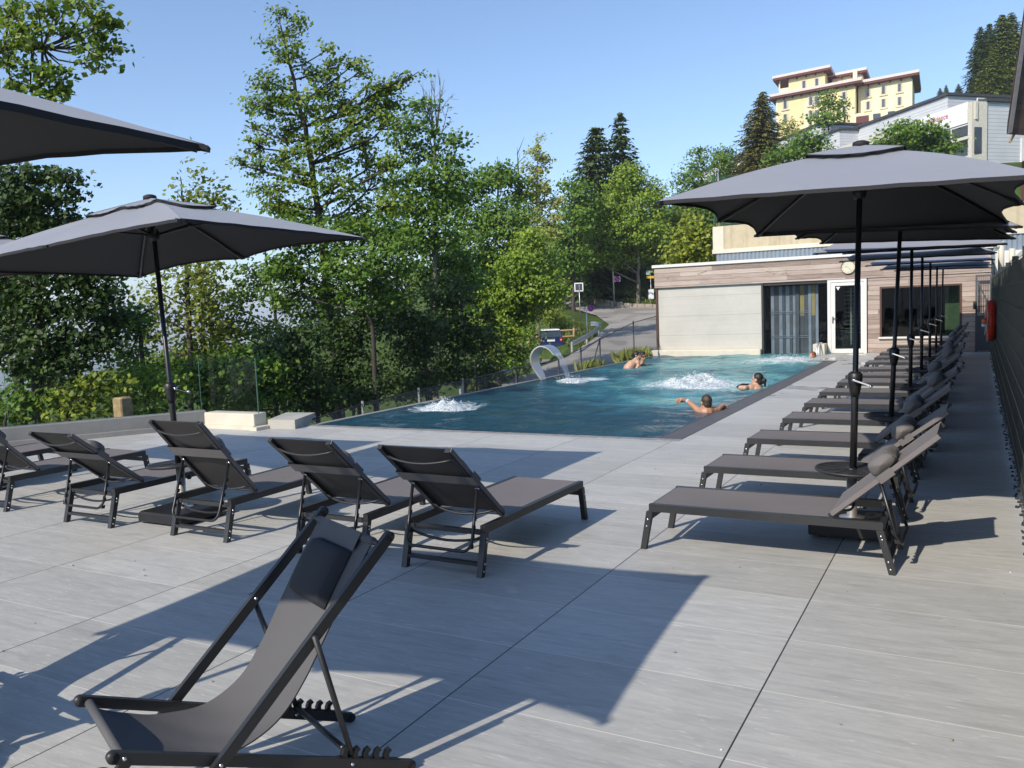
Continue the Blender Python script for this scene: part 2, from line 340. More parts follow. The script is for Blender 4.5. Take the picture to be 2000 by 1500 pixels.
CP = [(-14, -30, -3), (0, -30, 0), (30, -30, 4), (60, -30, 14), (8, 0, 0.3), (30, 5, 5), (60, 20, 14), (20, 25, 2.5), (40, 35, 8), (90, 40, 24), (120, 80, 34), (22, 45, 3.5),
      (-12, 5, -2.5), (-16, 10, -3.2), (-22, 12, -6.5), (-35, 10, -16), (-60, 5, -34), (-120, 0, -75), (-260, 0, -190), (-14, 20, -2.6), (-10, 25, -3.0), (-24, 28, -9), (-50, 40, -26), (-120, 80, -75), (-260, 200, -190),
      (-5, 30, -3.2), (-4, 22, -2.6), (-9, 40, -5.5), (-4, 40, -3.6), (-20, 50, -11), (-8, 60, -5), (-30, 90, -16), (-20, 120, -9), (-80, 200, -50), (-40, 300, -20), (0, 200, 8), (20, 300, 30), (-160, 400, -120), (0, 420, 25),
      (1.0, 50, -2.0), (2.6, 57, -1.75), (4.5, 56, -1.5), (0.0, 62, -2.2),
      px_cp(1130, 628, 62), px_cp(1150, 655, 55), px_cp(1105, 625, 66), px_cp(1160, 640, 56),
      px_cp(1160, 586, 73), px_cp(1200, 588, 73), px_cp(1245, 586, 73), px_cp(1200, 560, 77), px_cp(1230, 535, 81), px_cp(1290, 588, 72), px_cp(1290, 555, 77), px_cp(1290, 515, 85), px_cp(1200, 518, 90), px_cp(1150, 555, 84), px_cp(1340, 575, 72), px_cp(1350, 500, 84), px_cp(1420, 470, 90), px_cp(1110, 555, 100), px_cp(1060, 560, 110),
      px_cp(1360, 430, 95), px_cp(1440, 390, 105), px_cp(1500, 340, 120), px_cp(1560, 300, 145), px_cp(1700, 262, 165), px_cp(1800, 300, 88), px_cp(1900, 330, 76), px_cp(1990, 330, 76), px_cp(1650, 330, 100), px_cp(1560, 360, 100),
      px_cp(1950, 200, 140), px_cp(1850, 198, 230), px_cp(1600, 275, 210), px_cp(1400, 400, 240), px_cp(1240, 480, 200), px_cp(1330, 440, 150), px_cp(1300, 470, 120), px_cp(2100, 150, 200), px_cp(2300, 60, 250)]
CPA = np.array(CP)
def terr(u, t):
    u = np.asarray(u, float); t = np.asarray(t, float); sh = u.shape; u = u.ravel(); t = t.ravel()
    d2 = (u[:, None]-CPA[None, :, 0])**2+(t[:, None]-CPA[None, :, 1])**2
    w = 1.0/(d2+6.0)**1.7; z = (w@CPA[:, 2])/w.sum(1)
    z += 0.25*np.sin(u*0.31+t*0.17)*np.sin(t*0.23-u*0.11)
    dil = [(a, b) for a, b in road_ut]
    k = inpoly(u, t, dil)
    for du, dt in ((1.2, 0), (-0.5, 0), (0, 1.2), (0, -1.2)): k |= inpoly(u+du, t+dt, dil)
    z = np.where(k, np.minimum(road_plane(t)-0.12, 1e9), z)
    X = u*RH[0]+t*FH[0]; Y = u*RH[1]+t*FH[1]
    foot = (X > -9.6) & (X < 1.5) & (Y > -12) & (Y < 27); z = np.where(foot, np.minimum(z, -2.6), z)
    bl = (X > -9.2) & (X < 14) & (Y > 25) & (Y < 40); z = np.where(bl, np.minimum(z, -0.6), z)
    dk = (X > -16) & (X < -9) & (Y > -12) & (Y < 10); z = np.where(dk, np.minimum(z, -1.6), z)
    return z.reshape(sh)
def tz(u, t): return float(terr(np.array([u]), np.array([t]))[0])
us = np.concatenate([np.arange(-260, -40, 14), np.arange(-40, 45, 0.9), np.arange(45, 130, 5), np.arange(130, 260, 16)])
ts = np.concatenate([np.arange(-30, 10, 3), np.arange(10, 105, 0.9), np.arange(105, 180, 4), np.arange(180, 430, 14)])
UU, TT = np.meshgrid(us, ts); ZZ = terr(UU, TT)
Xg = UU*RH[0]+TT*FH[0]; Yg = UU*RH[1]+TT*FH[1]
b = MB(); nu_, nv_ = len(us), len(ts); idx = np.arange(nu_*nv_).reshape(nv_, nu_)
b.v = list(zip(Xg.ravel(), Yg.ravel(), ZZ.ravel()))
b.f = [tuple(q) for q in np.stack([idx[:-1, :-1], idx[:-1, 1:], idx[1:, 1:], idx[1:, :-1]], -1).reshape(-1, 4)]; b.m = [0]*len(b.f); b.sm = [True]*len(b.f)
def grass_mat(name, dark=1.0):
    m, n, out = newmat(name); N = NT(n); P = N.pos()
    a = N.noise(P, 0.35, 5, 0.6); c = N.noise(P, 3.5, 4, 0.7); d = N.noise(N.scale(P, (1, 1, 0.3)), 22, 3, 0.7)
    f = N.math('ADD', N.math('MULTIPLY', a, 0.5), N.math('ADD', N.math('MULTIPLY', c, 0.3), N.math('MULTIPLY', d, 0.2)))
    k = lambda t: tuple(v*dark for v in t)
    p = N('BsdfPrincipled'); N.set(p.inputs['Base Color'], N.ramp(f, [(0.30, k((0.030, 0.050, 0.013))), (0.48, k((0.070, 0.115, 0.025))), (0.62, k((0.125, 0.175, 0.040))), (0.75, k((0.20, 0.19, 0.085)))]))
    p.inputs['Roughness'].default_value = 0.9; p.inputs['Specular IOR Level'].default_value = 0.15
    N.set(p.inputs['Normal'], N.bump(N.math('ADD', d, c), 0.9, 0.12)); n.links.new(p.outputs[0], out.inputs[0]); return m
MT['grass'] = grass_mat('meadow_ground', 0.9)
tag(b.build('hillside_ground', MT['grass'], recalc=False), kind='structure')
# far valley floor and the ridge across it
def far_mat():
    m, n, out = newmat('far_forest_and_fields'); N = NT(n); P = N.pos(); a = N.noise(P, 0.004, 6, 0.6)
    p = N('BsdfPrincipled'); N.set(p.inputs['Base Color'], N.ramp(a, [(0.4, (0.025, 0.045, 0.02)), (0.55, (0.06, 0.085, 0.035)), (0.7, (0.12, 0.13, 0.07))])); p.inputs['Roughness'].default_value = 0.95
    n.links.new(p.outputs[0], out.inputs[0]); return m
MT['far'] = far_mat()
b = MB()
def farfn(i, j):
    r = 240*(7500/240)**j; th = rad(-35)+i*rad(150); k = ut(0, 0); a = YAW+th-rad(30)
    x, y = -math.sin(a)*r, math.cos(a)*r
    z = -170-90*min(1, (r-240)/1200.0)
    if r > 3600:
        h = (r-3600)/3900.0; z += h*(330+90*math.sin(a*7)+60*math.sin(a*17+1)+35*math.sin(a*41))*.56
    return (x, y, z)
b.grid(farfn, 90, 26); tag(b.build('valley_hills', MT['far'], recalc=False), kind='structure')

# road
def asphalt(name, c0=(0.27, 0.25, 0.225), c1=(0.40, 0.375, 0.34)):
    m, n, out = newmat(name); N = NT(n); P = N.pos(); a = N.noise(P, 0.5, 5, 0.6, 0.4); g = N.noise(P, 90, 2)
    patch = N.ramp(N.noise(P, 0.33, 2, 0.4, 0.6), [(0.56, (0, 0, 0)), (0.60, (1, 1, 1))])
    base = N.mix(N.math('MULTIPLY', g, 0.3), N.ramp(a, [(0.3, c0), (0.7, c1)]), tuple(k*0.6 for k in c0)); base = N.mix(N.math('MULTIPLY', patch, 0.55), base, tuple(k*0.55 for k in c0))
    p = N('BsdfPrincipled'); N.set(p.inputs['Base Color'], base); p.inputs['Roughness'].default_value = 0.85; N.set(p.inputs['Normal'], N.bump(g, 0.3, 0.01)); n.links.new(p.outputs[0], out.inputs[0]); return m
MT['asphalt'] = asphalt('worn_asphalt')
b = MB(); b.add(road_pts, [tuple(range(len(road_pts)))]); tag(b.build('road', MT['asphalt']), kind='structure')
b = MB(); c = ut(2.9, 55.5); pk = [ut(-1.2, 48), ut(4.3, 49.5), ut(5.0, 59), ut(0.2, 60)]
b.add([np.array([p[0], p[1], -1.52]) for p in pk], [(0, 1, 2, 3)]); tag(b.build('parking_area', MT['asphalt']), kind='structure')
# dry stone kerb wall along the bank
rng = random.Random(5); b = MB()
sp = [on_road(1140, 594), on_road(1180, 599), on_road(1230, 601), on_road(1290, 601), on_road(1400, 600)]
for a0, a1, h0, h1 in zip(sp[:-1], sp[1:], (1.15, .62, .38, .3), (.62, .38, .3, .3)):
    L = np.linalg.norm(a1-a0); n_ = max(2, int(L/0.55))
    for i in range(n_):
        f = (i+.5)/n_; p = a0+(a1-a0)*f; h = h0+(h1-h0)*f; rows = 2 if h > .5 else 1
        for r_ in range(rows):
            s_ = L/n_*0.5*rng.uniform(.8, .98); hz = h/rows
            q = [p+(a1-a0)/L*(sx*s_)+FH*(sy*rng.uniform(.18, .3)+.25)+np.array([0, 0, hz*r_+hz*sz*rng.uniform(.88, 1.0)]) for sz in (0, 1) for sx, sy in ((-1, -1), (1, -1), (1, 1), (-1, 1))]
            b.hexa(q)
tag(b.build('stone_kerb_wall', MT['stone']), 'low dry stone wall holding the grass bank at the bend of the road', 'stone wall')

# ================================================================ TERRACE
KL = np.array([-10.55, 9.25, 0]); KD = np.array([-0.548, -0.836, 0])     # terrace edge running off diagonally to the left
KE = KL+KD*15
b = MB()
poly = [(-3.12, 9.72), (-9.05, 9.72), (KL[0]+.2, 9.72), (KL[0], KL[1]), (KE[0], KE[1]), (KE[0], -6), (0.36, -6), (0.36, 25.9), (-3.9, 25.9), (-3.9, 22.95), (-3.12, 22.95)]
b.add([(x, y, 0) for x, y in poly], [tuple(range(len(poly)))])
tag(b.build('terrace_deck', MT['deck']), kind='structure')
b = MB(); b.prism([(KE[0]-.3, KE[1], -0.02), (KL[0]-.35, KL[1]+.2, -0.02), (KL[0]-.35, 9.75, -.02), (-9.2, 9.75, -.02), (-9.2, 9.3, -.02), (KL[0], 9.2, -.02), (KE[0], KE[1], -.02)], (0, 0, -3.2))
tag(b.build('terrace_retaining_wall', MT['concgrey']), kind='structure')
# coping stones between deck and pool (front)
m, n, out = newmat('coping_stones'); N = NT(n); P = N.pos(); x, y, z = N.sep(P)
fx = N.math('FRACT', N.math('DIVIDE', x, 0.30)); nz = N.noise(P, 9, 4)
c = N.mix(N.math('LESS_THAN', fx, 0.03), N.ramp(nz, [(0.3, (0.20, 0.19, 0.185)), (0.7, (0.33, 0.315, 0.30))]), (0.04, 0.04, 0.04))
p = N('BsdfPrincipled'); N.set(p.inputs['Base Color'], c); p.inputs['Roughness'].default_value = 0.5; n.links.new(p.outputs[0], out.inputs[0]); MT['coping'] = m
b = MB(); b.box((-9.0, 9.72, -0.3), (-3.12, 9.86, 0.004)); tag(b.build('pool_coping', MT['coping']), kind='structure')
# pool shell
def pooltile():
    m, n, out = newmat('slate_pool_tiles'); N = NT(n); P = N.pos(); x, y, z = N.sep(P)
    g = lambda v, s: N.math('LESS_THAN', N.math('FRACT', N.math('DIVIDE', v, s)), 0.02)
    nz = N.noise(P, 1.1, 4); w = N.noise(P, 3, 3)
    base = N.ramp(N.math('ADD', N.math('MULTIPLY', nz, .6), N.math('MULTIPLY', w, .4)), [(0.3, (0.07, 0.12, 0.16)), (0.7, (0.13, 0.21, 0.26))])
    base = N.mix(N.math('MAXIMUM', g(x, 0.6), g(y, 0.6)), base, (0.25, 0.27, 0.27))
    p = N('BsdfPrincipled'); N.set(p.inputs['Base Color'], base); p.inputs['Roughness'].default_value = 0.5; n.links.new(p.outputs[0], out.inputs[0]); return m
MT['pooltile'] = pooltile()
MT['poolpale'] = plain('pale_turquoise_pool_floor', (0.30, 0.62, 0.62), 0.4, var=0.12, vs=1.5)
b = MB(); x0, x1, y0, y1, zb = -8.93, -3.42, 9.86, 26.6, -1.35
b.quad((x0, y0, zb), (x1, y0, zb), (x1, 20.0, zb), (x0, 20.0, zb)); b.quad((x0, 20.0, zb), (x1, 20.0, zb), (x1, 23.0, -0.75), (x0, 23.0, -0.75)); b.quad((x0, 23, -.75), (x1, 23, -.75), (x1, y1, -.75), (x0, y1, -.75), 1)
for a, c in (((x0, y0), (x1, y0)), ((x1, y0), (x1, y1)), ((x1, y1), (x0, y1)), ((x0, y1), (x0, y0))):
    b.quad((*a, zb), (*c, zb), (*c, -.02), (*a, -.02))
tag(b.build('pool_basin', [MT['pooltile'], MT['poolpale']], recalc=False), kind='structure')
b = MB(); b.box((-9.06, 9.86, -3.5), (-8.935, 26.0, -0.012)); tag(b.build('infinity_edge_wall', MT['concgrey']), 'thin dark concrete edge wall the pool water spills over beside the road', 'pool wall')
# water surface
JETS = [(-4.98, 16.7, 1.0, 1.0), (-8.15, 12.35, .55, .7), (-4.45, 23.3, 0.95, .6), (-7.95, 18.0, .45, .35)]
nx, ny = 150, 430; xs = np.linspace(-8.93, -3.42, nx); ys = np.linspace(9.865, 26.55, ny); XX, YY = np.meshgrid(xs, ys)
rs = np.random.RandomState(3); H = np.zeros_like(XX)
for i in range(46):
    k = rs.uniform(1.6, 15); th = rs.uniform(0, 6.283); A = 0.021/(k**0.95)*rs.uniform(.5, 1.3); H += A*np.sin(k*(XX*np.cos(th)+YY*np.sin(th))+rs.uniform(0, 6.28)+0.7*np.sin(0.6*XX+0.4*YY*np.cos(th)))
for jx, jy, jr, jh in JETS:
    d = np.hypot(XX-jx, YY-jy); H += 0.020*jh*np.sin(d*8.5)*np.exp(-((d-0.6)/1.6)**2)
edge = np.clip(np.minimum.reduce([XX+8.93, -3.42-XX])/0.25, 0.1, 1); H = H*edge-0.016
b = MB(); idx = np.arange(nx*ny).reshape(ny, nx); b.v = list(zip(XX.ravel(), YY.ravel(), H.ravel()))
b.f = [tuple(q) for q in np.stack([idx[:-1, :-1], idx[:-1, 1:], idx[1:, 1:], idx[1:, :-1]], -1).reshape(-1, 4)]; b.m = [0]*len(b.f); b.sm = [True]*len(b.f)
def water_mat():
    m, n, out = newmat('pool_water_surface'); N = NT(n); P = N.pos(); x, y, z = N.sep(P)
    w1 = N.noise(N.scale(P, (1.0, 1.0, 1)), 3.2, 4, 0.6, 0.6); w2 = N.noise(N.scale(P, (1.0, 1.2, 1)), 11, 4, 0.65, 0.4)
    bp = N.bump(N.math('ADD', N.math('MULTIPLY', w1, 1.0), N.math('MULTIPLY', w2, 0.30)), 0.85, 0.11)
    fr = N('Fresnel'); fr.inputs[0].default_value = 1.34; n.links.new(bp, fr.inputs['Normal'])
    gl = N('BsdfGlossy'); gl.inputs['Roughness'].default_value = 0.03; n.links.new(bp, gl.inputs['Normal'])
    tr = N('BsdfTransparent'); tr.inputs[0].default_value = (0.48, 0.76, 0.86, 1)
    df = N('BsdfDiffuse'); pass; n.links.new(bp, df.inputs['Normal'])
    tb = N('MixShader'); tb.inputs[0].default_value = 0.5; n.links.new(tr.outputs[0], tb.inputs[1]); n.links.new(df.outputs[0], tb.inputs[2])
    mx = N('MixShader'); n.links.new(fr.outputs[0], mx.inputs[0]); n.links.new(tb.outputs[0], mx.inputs[1]); n.links.new(gl.outputs[0], mx.inputs[2])
    acc = None
    for jx, jy, jr, jh in JETS:          # churned foam streaks round each jet
        dx = N.math('SUBTRACT', x, jx); dy = N.math('SUBTRACT', y, jy); d = N.math('SQRT', N.math('ADD', N.math('MULTIPLY', dx, dx), N.math('MULTIPLY', dy, dy)))
        f = N.math('SUBTRACT', 1.0, N.math('DIVIDE', d, jr*1.9)); acc = f if acc is None else N.math('MAXIMUM', acc, f)
    aer = None
    for jx, jy, rr in ((-4.9, 17.6, 3.6), (-4.6, 23.6, 4.4), (-4.6, 14.2, 1.6), (-6.6, 22.0, 3.0)):   # air bubbles make the water milky turquoise
        dx = N.math('SUBTRACT', x, jx); dy = N.math('MULTIPLY', N.math('SUBTRACT', y, jy), 0.75); d = N.math('SQRT', N.math('ADD', N.math('MULTIPLY', dx, dx), N.math('MULTIPLY', dy, dy)))
        f = N.math('SUBTRACT', 1.0, N.math('DIVIDE', d, rr)); aer = f if aer is None else N.math('MAXIMUM', aer, f)
    af = N.math('ADD', N.math('MULTIPLY', aer, 1.1), N.math('MULTIPLY', N.math('SUBTRACT', N.noise(P, 1.1, 4, 0.6, 0.8), 0.5), 1.3))
    N.set(df.inputs[0], N.ramp(af, [(0.0, (0.03, 0.125, 0.19)), (0.35, (0.05, 0.25, 0.35)), (0.7, (0.17, 0.55, 0.60)), (1.0, (0.34, 0.75, 0.74))]))
    fn = N.math('ADD', N.math('MULTIPLY', N.noise(P, 7, 5, 0.7, 1.0), 0.9), N.math('MULTIPLY', acc, 0.62))
    foam = N.ramp(fn, [(0.66, (0, 0, 0)), (0.86, (1, 1, 1))])
    wd_ = N('BsdfDiffuse'); wd_.inputs[0].default_value = (0.58, 0.66, 0.69, 1); mf = N('MixShader'); N.set(mf.inputs[0], N.math('MULTIPLY', foam, 0.85))
    n.links.new(mx.outputs[0], mf.inputs[1]); n.links.new(wd_.outputs[0], mf.inputs[2]); n.links.new(mf.outputs[0], out.inputs[0]); return m
MT['water'] = water_mat()
tag(b.build('pool_water', MT['water'], recalc=False), kind='structure')
# foam mounds over the jets
def foam_mat():
    m, n, out = newmat('white_bubbling_foam'); N = NT(n); P = N.pos(); a = N.noise(P, 18, 4)
    p = N('BsdfPrincipled'); N.set(p.inputs['Base Color'], N.ramp(a, [(0.3, (0.46, 0.56, 0.60)), (0.6, (0.74, 0.78, 0.80))])); p.inputs['Roughness'].default_value = 0.35
    N.set(p.inputs['Normal'], N.bump(a, 0.8, 0.03)); tr = N('BsdfTransparent'); mx = N('MixShader'); N.set(mx.inputs[0], N.ramp(N.noise(P, 30, 4, 0.7), [(0.36, (0, 0, 0)), (0.54, (1, 1, 1))]))
    n.links.new(tr.outputs[0], mx.inputs[1]); n.links.new(p.outputs[0], mx.inputs[2]); n.links.new(mx.outputs[0], out.inputs[0]); return m
MT['foam'] = foam_mat()
def foam(loc, rx, ry, h, seed, name, label):
    r_ = np.random.RandomState(seed); b = MB(); ph = r_.uniform(0, 6.28, (14, 3)); kk = r_.uniform(3, 22, (14, 2))
    def fn(i, j):
        x = (i-.5)*2; y = (j-.5)*2; d = math.hypot(x, y); base = max(0.0, 1-d*d)**1.3
        nz = sum(math.sin(kk[q, 0]*x*.6+ph[q, 0])*math.sin(kk[q, 1]*y*.6+ph[q, 1])/(1+.05*(kk[q, 0]+kk[q, 1])) for q in range(14))*0.42
        z = h*base*(0.80+0.5*nz)-0.02 if d < 1 else -0.06
        return (x*rx, y*ry, z)
    b.grid(fn, 64, 64)
    for k in range(int(260*rx)):
        a = r_.uniform(0, 6.28); d = r_.uniform(0, 1.0)**.8; x, y = math.cos(a)*d*rx, math.sin(a)*d*ry
        s = r_.uniform(.003, .009); z = h*max(0, 1-d*d)**1.3*r_.uniform(.6, 1.15)+r_.uniform(0, .06)
        b.sphere((x, y, z), (s, s, s*r_.uniform(.8, 1.6)), 6, 4)
    o = b.build(name, MT['foam'], recalc=False); o.location = loc; return tag(o, label, 'water jet')
foam((-4.98, 16.7, 0), .86, .72, .19, 1, 'bubbling_jet', 'largest white mound of bubbling water, in mid pool between the man and the woman')
foam((-8.15, 12.35, 0), .42, .42, .13, 2, 'bubbling_jet', 'small white bubbling jet near the front left corner of the pool')
foam((-4.45, 23.3, 0), .82, .62, .11, 3, 'bubbling_jet', 'flat white churning jet at the far end of the pool by the glass wall')

# overflow grate along the right pool edge
b = MB(); yy = 9.86
while yy < 22.93:
    b.box((-3.405, yy, -0.03), (-3.13, yy+0.045, 0.004)); yy += 0.075
b.box((-3.42, 9.86, -0.05), (-3.405, 22.95, 0.006)); b.box((-3.13, 9.86, -0.05), (-3.12, 22.95, 0.006)); b.box((-3.42, 9.86, -0.09), (-3.12, 22.95, -0.06))
MT['grate'] = plain('dark_grey_grate', (0.085, 0.085, 0.095), 0.5)
tag(b.build('overflow_grate', MT['grate']), 'dark slatted overflow grate running along the right edge of the pool', 'grate')

# ================================================================ LOW WALLS AND GLASS BALUSTRADE
kn = np.array([KD[1], -KD[0], 0])*-1.0                 # outward normal (away from the deck)
if kn[0] > 0: kn = -kn
wl = thing('parapet_wall', 'long low grey wall on the left terrace edge carrying glass panes', 'low wall', KL)
b = MB(); b.prism([(0, 0, 0), KD*15, KD*15+kn*.28, kn*.28], (0, 0, .25)); b.prism([-kn*.10+KD*.12, -kn*.10+KD*15, KD*15, KD*.12], (0, 0, .07)); o = b.build('wall', MT['concgrey'], wl)
wr = thing('parapet_wall', 'short pale low wall at the terrace corner with one glass pane on it', 'low wall', (-10.55, 9.2, 0))
b = MB(); b.bbox((0.0, 0, 0), (1.06, .26, .235), .008); b.box((.0, -.06, 0), (1.10, 0, .06)); b.build('wall', MT['cream'], wr)
b = MB(); b.box((1.06, -.10, 0), (1.2, .22, .05)); b.build('foot_slab', MT['cream'], wr)
GZ = (0.24, 1.07)
bal = thing('glass_balustrade', 'frameless clear glass balustrade standing on the low grey wall', 'glass balustrade', KL+kn*.14)
for i in range(5):
    a = KD*(0.05+i*2.62); c = KD*(0.05+i*2.62+2.6)
    b = MB(); b.prism([a-kn*.008, c-kn*.008, c+kn*.008, a+kn*.008], (0, 0, GZ[1]-.25)); 
    o = b.build('pane', MT['glass'], bal); o.location = (0, 0, .251)
    b = MB(); b.prism([a-kn*.009-KD*.006, a-kn*.009+KD*.002, a+kn*.009+KD*.002, a+kn*.009-KD*.006], (0, 0, GZ[1]-.25)); o = b.build('glass_edge', MT['glassedge'], bal); o.location = (0, 0, .251)
b2 = thing('glass_balustrade', 'single glass pane on the short pale wall beside the concrete block', 'glass balustrade', (-10.55, 9.33, 0))
b = MB(); b.box((.03, -.008, .236), (1.03, .008, 1.07)); b.build('pane', MT['glass'], b2)
b = MB(); b.box((1.031, -.009, .236), (1.038, .009, 1.07)); b.build('glass_edge', MT['glassedge'], b2)
# concrete block between balustrade and pool
cb = MB(); cb.hexa([(-9.37, 9.36, 0), (-8.88, 9.41, 0), (-9.22, 10.24, 0), (-9.75, 10.15, 0), (-9.37, 9.36, .135), (-8.88, 9.41, .135), (-9.22, 10.24, .135), (-9.75, 10.15, .135)])
tag(cb.build('concrete_block', MT['concwall']), 'low pale concrete block at the front left corner of the pool', 'concrete block')
P0 = atX(243, 832, -12.1); b = MB(); 
b.bbox((-.11, -.11, -2.2), (.11, .11, .36), .02); o = b.build('wooden_post', MT['logwood']); o.location = (P0[0], P0[1], .12); tag(o, 'stubby pale timber post behind the glass of the left balustrade', 'post')

# ================================================================ POOL HOUSE
BY = 25.9
ph = thing('pool_house', 'flat roofed pool house clad in weathered pinkish boards over pale concrete', 'pool house', (-4.3, BY, 0))
def part(mb, name, mat, par, off=None):
    o = mb.build(name, mat, par); o.location = -Vector(par.location) if off is None else off; return o
b = MB(); b.box((-8.88, BY+.06, -.6), (-5.66, BY+.36, 2.11)); part(b, 'concrete_wall', MT['conc'], ph)
b = MB(); b.box((-8.95, BY+.02, -.6), (-8.885, BY+.5, 2.11)); part(b, 'corner_post', MT['brown'], ph)
b = MB(); b.bbox((-9.08, BY-.22, -.4), (-5.66, BY+.055, .155), .02); part(b, 'ledge', MT['cream'], ph)
b = MB(); b.box((-8.96, BY-.03, 2.112), (.30, BY+.06, 2.74)); b.box((-8.96, BY+.06, 2.112), (-8.9, BY+7, 2.74)); part(b, 'board_fascia', MT['wood'], ph)
b = MB(); b.box((-9.02, BY-.08, 2.742), (.36, BY+7, 2.83)); part(b, 'roof', MT['white'], ph)
# boarded wall with the window opening left out
b = MB(); WX0, WX1, WZ0, WZ1 = -2.41, -.38, .45, 1.85
b.box((-2.72, BY, -.1), (WX0, BY+.2, 2.112)); b.box((WX1, BY, -.1), (.30, BY+.2, 2.112)); b.box((WX0, BY, -.1), (WX1, BY+.2, WZ0)); b.box((WX0, BY, WZ1), (WX1, BY+.2, 2.112)); part(b, 'boarded_wall', MT['wood'], ph)
wn = MB(); f = .05
wn.box((WX0, BY-.02, WZ0), (WX0+f, BY+.12, WZ1)); wn.box((WX1-f, BY-.02, WZ0), (WX1, BY+.12, WZ1)); wn.box((WX0+f, BY-.02, WZ1-f), (WX1-f, BY+.12, WZ1))
w = part(wn, 'window', MT['brown'], ph)
b = MB(); b.box((WX0+f, BY+.05, WZ0), (WX1-f, BY+.06, WZ1-f)); part(b, 'pane', MT['winglass'], w, (0, 0, 0))
b = MB(); b.box((WX0-.03, BY-.08, WZ0-.05), (WX1+.03, BY+.045, WZ0-.001)); part(b, 'sill', MT['white'], w, (0, 0, 0))
b = MB(); b.box((WX1-.42, BY+.6, 0), (WX1+.3, BY+.7, 2.1)); part(b, 'green_partition', MT['green'], ph)
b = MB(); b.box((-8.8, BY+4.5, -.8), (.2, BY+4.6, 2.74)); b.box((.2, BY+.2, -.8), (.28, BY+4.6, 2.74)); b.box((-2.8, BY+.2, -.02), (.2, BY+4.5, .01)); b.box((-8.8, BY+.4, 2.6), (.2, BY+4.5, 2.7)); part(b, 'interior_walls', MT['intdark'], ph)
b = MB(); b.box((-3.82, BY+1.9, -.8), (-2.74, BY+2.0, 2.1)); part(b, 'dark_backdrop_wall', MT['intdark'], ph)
# exercise furniture glimpsed through the window: a slatted bench
b = MB()
for i in range(7): b.box((-1.15, BY+1.0+i*.09, .42), (-.35, BY+1.05+i*.09, .45))
b.box((-1.1, BY+1.0, 0), (-1.05, BY+1.6, .42)); b.box((-.45, BY+1.0, 0), (-.4, BY+1.6, .42)); o = part(b, 'slatted_bench', MT['curtdk'], ph); 
# glass wall with strip curtain
GX0, GX1 = -5.60, -3.82
b = MB(); b.box((-5.659, BY-.02, -.6), (-5.60, BY+.3, 2.11)); b.box((-5.60, BY+.02, 2.03), (-3.80, BY+.1, 2.11)); part(b, 'glazing_frame', MT['frame'], ph)
b = MB(); b.box((GX0, BY+.06, -.55), (GX1, BY+.075, 2.03)); part(b, 'glass_wall', MT['glass'], ph)
rng = random.Random(11); x = GX0+.12; i = 0
sb = {0: MB(), 1: MB(), 2: MB()}
while x < GX1-.35:
    wv = rng.uniform(.07, .13); k = 2 if i in (8, 11) else (0 if i % 2 == 0 else 1)
    y = BY+.42+rng.uniform(-.03, .03)
    zlo = 1.1 if k == 2 else -.1
    if k == 2: sb[1].box((x, y, -.1), (x+wv, y+.004, zlo))
    sb[k].box((x, y, zlo), (x+wv, y+.004, 2.0)); x += wv+.008; i += 1
for k, mm, nm in ((0, 'curt', 'pale_curtain_strips'), (1, 'curtdk', 'dark_curtain_strips'), (2, 'ochre', 'ochre_curtain_strips')): part(sb[k], nm, MT[mm], ph)
b = MB()
for zz in (0.45, 0.5, 1.18, 1.23): b.box((GX0+.1, BY+.40, zz), (GX1-.4, BY+.405, zz+.016))
part(b, 'curtain_ties', MT['curt'], ph)
# glazed door in white frame
dr = MB(); DX0, DX1 = -3.79, -2.745
dr.box((DX0, BY-.05, 0), (DX0+.09, BY+.06, 2.10)); dr.box((DX1-.07, BY-.05, 0), (DX1, BY+.06, 2.10)); dr.box((DX0+.09, BY-.05, 2.03), (DX1-.07, BY+.06, 2.10))
d = part(dr, 'door', MT['white'], ph)
b = MB(); a0, a1 = DX0+.095, DX1-.075
b.box((a0, BY-.03, .01), (a0+.11, BY+.03, 2.025)); b.box((a1-.08, BY-.03, .01), (a1, BY+.03, 2.025)); b.box((a0+.11, BY-.03, 1.93), (a1-.08, BY+.03, 2.025)); b.box((a0+.11, BY-.03, .01), (a1-.08, BY+.03, .13)); part(b, 'door_leaf', MT['white'], d, (0, 0, 0))
b = MB(); b.box((a0+.11, BY-.004, .13), (a1-.08, BY+.004, 1.93)); part(b, 'pane', MT['winglass'], d, (0, 0, 0))
b = MB(); b.box((a0+.035, BY-.045, .86), (a0+.065, BY-.03, 1.06)); b.bar((a0+.05, BY-.06, 1.0), (a0+.17, BY-.06, 1.0), .018, .018); part(b, 'handle', MT['frame'], d, (0, 0, 0))
b = MB(); b.add([(a0+.13, BY-.012, 1.90), (a0+.25, BY-.012, 1.90), (a0+.19, BY-.012, 1.80)], [(0, 1, 2)]); part(b, 'triangle_notice', MT['white'], d, (0, 0, 0))
b = MB()
for i in range(11): b.box((DX0+.35, BY+.9, .55+i*.12), (DX1-.08, BY+.92, .562+i*.12))
b.box((DX0+.5, BY+.88, .2), (DX0+.54, BY+.9, 1.85)); part(b, 'interior_rack', MT['white'], ph)
b = MB(); b.box((DX0+.46, BY+.86, .0), (DX0+.62, BY+.95, .16)); part(b, 'interior_bin', MT['plastic'], ph)
# white block and handrail beside the steps
b = MB(); b.bbox((-4.12, BY-.55, -.3), (-3.80, BY-.06, .30), .01); tag(b.build('step_block', MT['cream']), 'small cream block between glass wall and white door', 'block')
b = MB(); b.tube([(-3.95, 25.0, -.4), (-3.95, 25.0, .28), (-3.92, 25.3, .34), (-3.9, 25.5, .34)], .018, 8); b.tube([(-3.95, 25.25, -.4), (-3.95, 25.25, .33)], .015, 6); tag(b.build('handrail', MT['steel']), 'short bent steel handrail at the far right pool corner', 'handrail')
